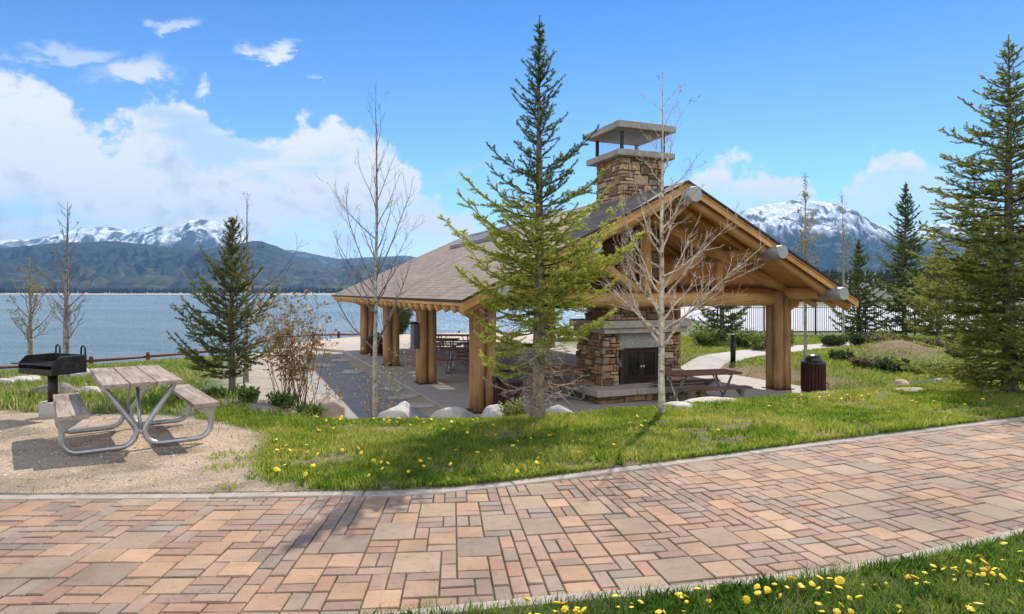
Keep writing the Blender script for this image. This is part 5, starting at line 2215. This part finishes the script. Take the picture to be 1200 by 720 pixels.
def front_rock(px, py_top, py_bot, half_px, seed, lab, mat, Y=None):
    if Y is None:
        x, y, z = hit(px, py_bot)
    else:
        x, y, z = at_px(px, Y)
    k = y / FPX
    h = max(.10, (EYE - (py_top - 342) * k) - z)
    boulder('boulder', lab, (x, y, z - .02), (half_px * k * 1.3, max(.28, half_px * k * .8), h / 1.06), seed, mat, .3, 'boulders along the crest of the lawn')


front_rock(462, 472, 486, 27, 201, 'pale boulder at the lawn crest below the tall thin aspen', M['rock'], 11.2)
front_rock(528, 475, 486, 27, 202, 'pale flat boulder at the lawn crest left of the bagged litter bin', M['rock'], 11.0)
front_rock(583, 475, 484, 18, 207, 'pale low boulder in front of the bagged litter bin', M['rock'], 10.8)
front_rock(658, 474, 486, 24, 203, 'pale boulder just right of the tall spruce trunk', M['rock'], 10.6)
front_rock(832, 471, 488, 30, 204, 'pale wide boulder in front of the picnic table by the aspen', M['rock'], 11.0)
front_rock(797, 480, 490, 14, 208, 'small low stone at the foot of the cream aspen', M['rock'], 10.4)
front_rock(382, 468, 484, 20, 209, 'pink boulder below the sparse yellow shrub', M['red_rock'], 10.9)
for (px, pt, pb, hw, seed, lab, m_) in (
    (106, 451, 463, 17, 211, 'rounded white boulder behind the far end of the grey table', M['rock']),
    (92, 431, 441, 20, 212, 'pale boulder under the lakeside rail behind the grill', M['rock']),
    (30, 440, 448, 26, 213, 'pale wide boulder by the rail at the left edge', M['rock']),
    (4, 442, 450, 14, 214, 'pale boulder cut by the left edge by the rail', M['rock']),
    (72, 448, 464, 36, 215, 'long dark weathered stone lying behind the grill post', M['mud_rock']),
):
    x, y, z = hit(px, pb)
    k = y / FPX
    boulder('boulder', lab, (x, y, z - .03), (hw * k, hw * k * .6, (pb - pt) * k / 1.1), seed, m_, .1, 'boulders on the lake slope')
for (px, py, hw, hh, seed, lab, m_) in (
    (1066, 458, 24, 5, 221, 'flat pinkish stone slab in the lawn, the wide one', M['red_rock']),
    (1057, 451, 14, 6, 222, 'upright pinkish stone behind the wide flat slab', M['red_rock']),
    (1127, 456, 11, 4, 223, 'small pale stone in the lawn left of the big right spruce', M['rock']),
    (1100, 445, 6, 2.5, 224, 'tiny pale stone in the lawn beyond the flat slab', M['rock']),
    (968, 462, 18, 3, 225, 'low pink flat stone beside the dome-lidded bin', M['red_rock']),
):
    x, y, z = hit(px, py)
    k = y / FPX
    boulder('boulder', lab, (x, y, z - .02), (hw * k, hw * k * .7, hh * k), seed, m_, .4, 'stones in the right lawn')
for i, (p, s, w) in enumerate(((-5.45, 3.0, .42), (-5.5, 4.4, .5), (-5.4, 5.9, .4), (-5.9, 10.2, .6), (-6.6, 12.6, .7), (-5.7, 14.0, .5))):
    q = pav(p, s)
    o = boulder('flagstone', 'flat stepping stone set in the grass strip beside the pavilion floor', (q[0], q[1], SLAB - .02), (w, w * .7, .035), 240 + i, M['rock'], i * .7, 'stepping stones beside the pavilion floor')
    o['category'] = 'stepping stone'

# ------------------------------------------------------------------ grass
def blades(name, x, y, h, w, seed, palette, lean=.45, label=None, spread=1.0):
    r_ = np.random.default_rng(seed)
    n = len(x)
    z = G(x, y) - .004
    a = r_.random(n) * 2 * math.pi
    ln = np.abs(r_.normal(size=n)) * lean
    d = np.stack([np.cos(a) * ln, np.sin(a) * ln, np.ones(n)], 1)
    d /= np.linalg.norm(d, axis=1, keepdims=True)
    b = r_.random(n) * 2 * math.pi
    s = np.stack([np.cos(b), np.sin(b), 0 * b], 1)
    P = np.stack([x, y, z], 1)
    hw = (w * r_.uniform(.7, 1.2, n) / 2)[:, None]
    h = h[:, None]
    mid = P + d * h * .55
    tip = P + d * h + np.stack([np.cos(a), np.sin(a), -.2 + 0 * a], 1) * h * .22
    V = np.stack([P - s * hw, P + s * hw, mid + s * hw * .8, mid - s * hw * .8, tip], 1).reshape(-1, 3)
    o = np.arange(n)[:, None] * 5
    F = np.concatenate([np.concatenate([o, o + 1, o + 2], 1), np.concatenate([o, o + 2, o + 3], 1), np.concatenate([o + 3, o + 2, o + 4], 1)])
    pal = np.array(palette)
    pn = .55 * fbm(x * 1.1, y * 1.1, 77) + .45 * fbm(x * 4.5, y * 4.5, 78)
    pick = np.clip(((pn - .5) * 2.4 + .5 + r_.normal(size=n) * .28) * len(pal), 0, len(pal) - 1).astype(int)
    c = pal[pick] * r_.uniform(.75, 1.25, (n, 1))
    ob = fast_mesh(name, V, F, M['grass'], None, np.repeat(c, 5, 0))
    tag(ob, label, kind='stuff')
    return ob


GREENS = [(.155, .235, .026), (.225, .31, .034), (.305, .365, .045), (.385, .41, .06), (.46, .43, .12)]


def scatter(xr, yr, n, seed, accept):
    r_ = np.random.default_rng(seed)
    x = r_.uniform(*xr, n)
    y = r_.uniform(*yr, n)
    k = r_.random(n) < accept(x, y)
    return x[k], y[k]


def lawn_mask(x, y):
    v = 1 - np.clip(gravel(x, y) * 1.15, 0, 1) * (1 - .02 * (fbm(x * 2.5, y * 2.5, 14) > .62))
    v = v * (1 - paved(x, y)) * (y > yk(x) + .055)
    bare = np.maximum(smooth(.57, .68, fbm(x * 1.6, y * 1.6, 15)), smooth(.52, .64, fbm(x * 2.4, y * 3.2, 17)) * smooth(.8, .2, y - yk(x)))
    return v * (1 - .85 * bare)


# near verge
x, y = scatter((-1.6, 5.5), (2.0, 6.2), 150000, 1, lambda x, y: (y < yn(x) - .05) * (y > yn(x) - 1.9) * 1.0)
h = rng.uniform(.035, .085, len(x)) * (.6 + .9 * fbm(x * 2.3, y * 2.3, 5))
blades('grass', x, y, h, .0055, 2, [(.065, .14, .018), (.095, .18, .024), (.125, .22, .028), (.165, .25, .036), (.23, .27, .06)], .5, 'short green grass of the near verge')
# lawn between path and pavilion
x, y = scatter((-4.5, 13), (5.3, 14.5), 560000, 3, lambda x, y: lawn_mask(x, y) * (y < yk(x) + 7.5) * (x < y * .82 + 1) * (x > -.75 * y))
h = rng.uniform(.035, .085, len(x)) * (.4 + 1.15 * fbm(x * 2.6, y * 2.6, 6)) * (1 + .6 * smooth(.55, .68, fbm(x * .9, y * .9, 16)))
blades('grass', x, y, h, .0085, 4, GREENS, .5, 'sunlit lawn with dandelions between the path and the pavilion')
# slope to the lake
x, y = scatter((-26, -3), (9.5, 38), 170000, 5, lambda x, y: lawn_mask(x, y) * (y < yf(x) + 1) * smooth(-9.9, -10.4, pav_local(x, y)[0]) * (y > 9.3) * (x > -.85 * y - 1) + (y < 12.2) * (x > -7) * .8 * lawn_mask(x, y))
h = rng.uniform(.08, .20, len(x)) * (.4 + 1.1 * fbm(x * .4, y * .4, 7))
blades('grass', x, y, h, .022, 6, [(.14, .22, .03), (.19, .27, .04), (.26, .31, .055), (.33, .34, .09), (.42, .37, .16)], .5, 'thin grass on the slope down to the lake')
# right lawn
x, y = scatter((6, 34), (11, 42), 330000, 8, lambda x, y: (1 - paved(x, y)) * (y > yk(x) + 3) * (1 - .8 * smooth(.5, .62, fbm(x * .6, y * .6, 31)) * (pav_local(x, y)[0] < 7.4)) * (pav_local(x, y)[0] > 5.6) * (x < y * .85)
               * (1 - .9 * np.exp(-((x - 15.2) ** 2 / 2.4 + (y - 25.2) ** 2 / 2))) * (np.abs(y - np.interp(x, [5.6, 7.6, 10.2, 13.5, 18, 26], [21, 24.2, 26.6, 29.4, 31.5, 32.5])) > 1.1) * (y < 37 + 0 * x))
h = rng.uniform(.07, .17, len(x)) * (.5 + 1.0 * fbm(x * .4, y * .4, 9))
blades('grass', x, y, h, .020, 9, [(.15, .23, .026), (.21, .29, .035), (.28, .33, .045), (.35, .37, .07), (.41, .38, .12)], .5, 'lawn right of the pavilion')
# weeds in the gravel and along the kerb joint
xs_, ys_ = [], []
r_ = np.random.default_rng(44)
for (px, py, k, sp) in ((255, 535, 110, .07), (300, 536, 300, .13), (312, 543, 200, .12), (247, 549, 60, .06), (263, 575, 90, .08), (270, 548, 80, .07), (330, 530, 260, .16)):
    a = hit(px, py)
    xs_.append(a[0] + r_.normal(size=k) * sp)
    ys_.append(a[1] + r_.normal(size=k) * sp * 1.7)
x, y = np.concatenate(xs_), np.concatenate(ys_)
k = y > yk(x) + .06
blades('weeds', x[k], y[k], r_.uniform(.02, .07, k.sum()), .010, 45, GREENS[:4], .8, 'small weeds sprouting in the gravel')
# moss and weeds in the paving joints near the verge
xs_, ys_ = [], []
for (px, py, k, sp) in ((505, 672, 90, .012), (508, 684, 160, .014), (506, 694, 160, .014), (503, 705, 260, .03), (492, 712, 260, .06), (470, 716, 160, .08)):
    Y = EYE * FPX / (py - 342)
    xs_.append((px - 600) / FPX * Y + r_.normal(size=k) * sp)
    ys_.append(Y + r_.normal(size=k) * .035)
m_x, m_y = np.concatenate(xs_), np.concatenate(ys_)
V_ = len(m_x)
ob = blades('weeds', m_x, m_y, r_.uniform(.008, .028, V_), .006, 46, GREENS[:3], 1.0, 'moss and weeds growing in the paving joints')
co = np.zeros(len(ob.data.vertices) * 3, np.float32)
ob.data.vertices.foreach_get('co', co)
co = co.reshape(-1, 3)
co[:, 2] += .115 - .005 + np.where(co[:, 2] > 0, -.115, 0)
ob.data.vertices.foreach_set('co', co.ravel())

# moss between the pavers, lying in the joints
mp_ = np.array(moss_pts)
ob = blades('moss', mp_[:, 0], mp_[:, 1], r_.uniform(.007, .017, len(mp_)), .006, 48, [(.06, .075, .02), (.09, .12, .025), (.13, .17, .035), (.20, .18, .08)], 1.0, 'moss growing in the paving joints')
co = np.zeros(len(ob.data.vertices) * 3, np.float32)
ob.data.vertices.foreach_get('co', co)
co = co.reshape(-1, 3)
co[:, 2] += .12 - .006
ob.data.vertices.foreach_set('co', co.ravel())
# grass edges creeping over both kerbs
ex = r_.uniform(-1.6, 7, 5000)
ex = ex[fbm(ex * 2.2, ex * 0, 61) > .56]
blades('grass', ex, yn(ex) - .075 - np.abs(r_.normal(size=len(ex))) * .02, r_.uniform(.03, .075, len(ex)), .006, 49, [(.065, .14, .018), (.095, .18, .024), (.20, .22, .05)], .9, 'grass tufts leaning over the near kerb')
ex = r_.uniform(-1.7, 9, 9000)
ex = ex[fbm(ex * 1.9, ex * 0, 62) > .45]
blades('grass', ex, yk(ex) + .07 + np.abs(r_.normal(size=len(ex))) * .02, r_.uniform(.03, .08, len(ex)), .008, 50, GREENS[:4], .9, 'grass tufts leaning over the far kerb')


# broad dandelion leaves and clover among the blades
def rosettes(name, x, y, seed, label, pal, size):
    r2 = np.random.default_rng(seed)
    k = 9
    X = np.repeat(x, k) + r2.normal(size=len(x) * k) * .012
    Y = np.repeat(y, k) + r2.normal(size=len(x) * k) * .012
    blades(name, X, Y, r2.uniform(.5, 1.1, len(X)) * size, size * .24, seed, pal, 1.3, label)


x, y = scatter((-1.2, 5), (2.4, 6), 3600, 70, lambda x, y: (y < yn(x) - .08) * (y > yn(x) - 1.4) * smooth(.42, .58, fbm(x * 2.2, y * 2.2, 71)))
rosettes('weeds', x, y, 72, 'broad dandelion leaves in the near verge', [(.055, .12, .016), (.08, .165, .022), (.11, .20, .028)], .085)
x, y = scatter((-3.6, 9), (5.5, 12), 9000, 73, lambda x, y: lawn_mask(x, y) * (y < yk(x) + 4.5) * smooth(.46, .60, fbm(x * 1.3, y * 1.3, 74)))
rosettes('weeds', x, y, 75, 'broad dandelion leaves in the lawn', [(.10, .21, .022), (.14, .27, .03), (.19, .32, .04)], .085)

# loose stones on the gravel pad
def pebbles():
    r2 = np.random.default_rng(81)
    x, y = scatter((-9, -1.4), (5.4, 10.4), 52000, 82, lambda x, y: gravel(x, y) * (.35 + .65 * smooth(.4, .6, fbm(x * 1.7, y * 1.7, 83))))
    z = G(x, y)
    n = len(x)
    sz = r2.lognormal(math.log(.0048), .45, n)
    sz[sz > .022] = .022
    oc = np.array([(1, 0, 0), (0, 1, 0), (-1, 0, 0), (0, -1, 0), (0, 0, 1), (0, 0, -1)], float)
    a = r2.random(n) * 6.28
    ca, sa = np.cos(a), np.sin(a)
    V = np.zeros((n, 6, 3))
    st = r2.uniform(.7, 1.4, (n, 1))
    jit = r2.uniform(.75, 1.2, (n, 6))
    ux = oc[None, :, 0] * st * jit
    uy = oc[None, :, 1] * jit
    V[:, :, 0] = x[:, None] + sz[:, None] * (ux * ca[:, None] - uy * sa[:, None])
    V[:, :, 1] = y[:, None] + sz[:, None] * (ux * sa[:, None] + uy * ca[:, None])
    V[:, :, 2] = z[:, None] + sz[:, None] * (oc[None, :, 2] * .6 * jit + .15)
    t = np.array([(0, 1, 4), (1, 2, 4), (2, 3, 4), (3, 0, 4), (1, 0, 5), (2, 1, 5), (3, 2, 5), (0, 3, 5)])
    F = (np.arange(n)[:, None, None] * 6 + t[None]).reshape(-1, 3)
    pal = np.array([(.58, .44, .32), (.66, .53, .40), (.46, .35, .25), (.32, .24, .18), (.72, .62, .50), (.52, .38, .27)])
    c = pal[r2.integers(0, len(pal), n)] * r2.uniform(.8, 1.2, (n, 1))
    tag(fast_mesh('gravel', V.reshape(-1, 3), F, M['stone'], None, np.repeat(c, 6, 0)), 'loose gravel on the picnic pad', kind='stuff')


pebbles()

# ------------------------------------------------------------------ dandelions
def dandelion_mesh(seed, stem):
    r_ = random.Random(seed)
    mb = MB()
    n = 18
    prof = [(.0022, 0), (.0020, stem * .5), (.0022, stem - .004), (.006, stem), (.019, stem + .004), (.0215, stem + .007), (.014, stem + .010), (.007, stem + .0115), (.001, stem + .012)]
    lx, ly = r_.uniform(-.03, .03), r_.uniform(-.03, .03)
    mb.tube([(lx * (z / stem) ** 1.5, ly * (z / stem) ** 1.5, z) for r, z in prof], [r for r, z in prof], n, 0, True, False)
    for i, f in enumerate(mb.f):
        if i >= 3 * n:
            mb.m[i] = 1
    vs2 = []
    for i, v in enumerate(mb.v):
        ring = i // n
        if 4 <= ring <= 6:
            k = 1 + (.16 if i % 2 else -.12) + r_.uniform(-.05, .05)
            cx, cy = lx, ly
            v = (cx + (v[0] - cx) * k, cy + (v[1] - cy) * k, v[2] + r_.uniform(-.002, .002))
        vs2.append(v)
    mb.v = vs2
    return mb


M['dandelion'] = noise_mat('dandelion_petals', [(.3, (.80, .50, .008)), (.7, (.92, .68, .02))], 90, .6, 0)
M['stalk'] = noise_mat('dandelion_stalk', [(.3, (.14, .17, .05)), (.7, (.20, .22, .08))], 30, .6, 0)
protos = []
for i in range(5):
    protos.append(dandelion_mesh(300 + i, (.055, .07, .085, .10, .06)[i]).build('dandelion', [M['stalk'], M['dandelion']]))
used = 0


def put_dandelion(x, y, s, label, group):
    global used
    o = protos[used] if used < 5 else protos[random.randrange(5)].copy()
    if used >= 5:
        col.objects.link(o)
    used += 1
    o.location = (x, y, g(x, y))
    o.rotation_euler = (random.uniform(-.5, .4), random.uniform(-.5, .5), random.random() * 6.28)
    o.scale = (s, s, s * random.uniform(.8, 1.1))
    tag(o, label, 'dandelion', group)


r_ = random.Random(9)
# clusters in the near verge, as (px, py, count, spread m)
for (px, py, n, sp) in ((622, 716, 5, .03), (650, 708, 6, .05), (672, 706, 5, .04), (690, 714, 5, .05), (735, 703, 5, .05), (760, 707, 3, .05), (815, 701, 6, .06), (842, 695, 3, .04), (880, 690, 3, .06), (905, 684, 6, .05),
                        (945, 683, 7, .06), (972, 680, 7, .05), (985, 690, 2, .05), (968, 711, 5, .04), (940, 716, 2, .05), (1030, 676, 3, .06), (1060, 673, 3, .06), (1085, 679, 3, .06), (1105, 661, 6, .07), (1120, 668, 6, .07),
                        (1135, 662, 5, .07), (1170, 652, 6, .08), (1180, 668, 5, .08), (1150, 672, 3, .07), (1195, 640, 5, .08), (1020, 705, 2, .06), (1060, 715, 1, .02), (1130, 706, 2, .06), (1190, 690, 3, .08), (1165, 705, 2, .06)):
    Y = (EYE - .10) * FPX / (py - 342)
    X = (px - 600) / FPX * Y
    for k in range(n):
        x, y = X + r_.gauss(0, sp), Y + r_.gauss(0, sp * .8)
        if y > yn(x) - .09:
            y = float(yn(x)) - .09 - r_.random() * .06
        put_dandelion(x, y, r_.choice((.4, .55, .65, .7, .78, .85, .95)), 'yellow dandelion in bloom in the near verge at the bottom right', 'dandelions in the near verge')
# scattered over the lawn
cnt = 0
while cnt < 150:
    x, y = r_.uniform(-3.0, 7.5), r_.uniform(5.6, 11.5)
    if not (yk(x) + .15 < y < yk(x) + 4.3) or gravel(np.array([x]), np.array([y]))[0] > .2:
        continue
    dn = float(fbm(np.array([x * .9]), np.array([y * .9]), 51)[0])
    left_bias = 1.0 if x < .2 else .45
    if r_.random() > left_bias * float(smooth(.40, .62, dn)):
        continue
    put_dandelion(x, y, r_.uniform(.8, 1.15), 'yellow dandelion in bloom in the lawn beyond the far kerb', 'dandelions in the lawn')
    cnt += 1

# ------------------------------------------------------------------ haze over the lake and mountains
def build_haze():
    mb = MB()
    x0, x1, y0, y1, z0, z1 = -9000, 9000, -90, 9500, -140, 1150
    mb.box(((x0 + x1) / 2, (y0 + y1) / 2, (z0 + z1) / 2), (x1 - x0, y1 - y0, z1 - z0))
    m_ = bpy.data.materials.new('haze')
    m_.use_nodes = True
    nt = m_.node_tree
    nt.nodes.clear()
    out = nt.nodes.new('ShaderNodeOutputMaterial')
    v = nt.nodes.new('ShaderNodeVolumePrincipled')
    v.inputs['Color'].default_value = (.30, .60, 1.0, 1)
    v.inputs['Density'].default_value = HAZE
    v.inputs['Anisotropy'].default_value = 0
    nt.links.new(v.outputs[0], out.inputs['Volume'])
    o = mb.build('haze', m_)
    tag(o, kind='stuff')


HAZE = 7.5e-5
build_haze()
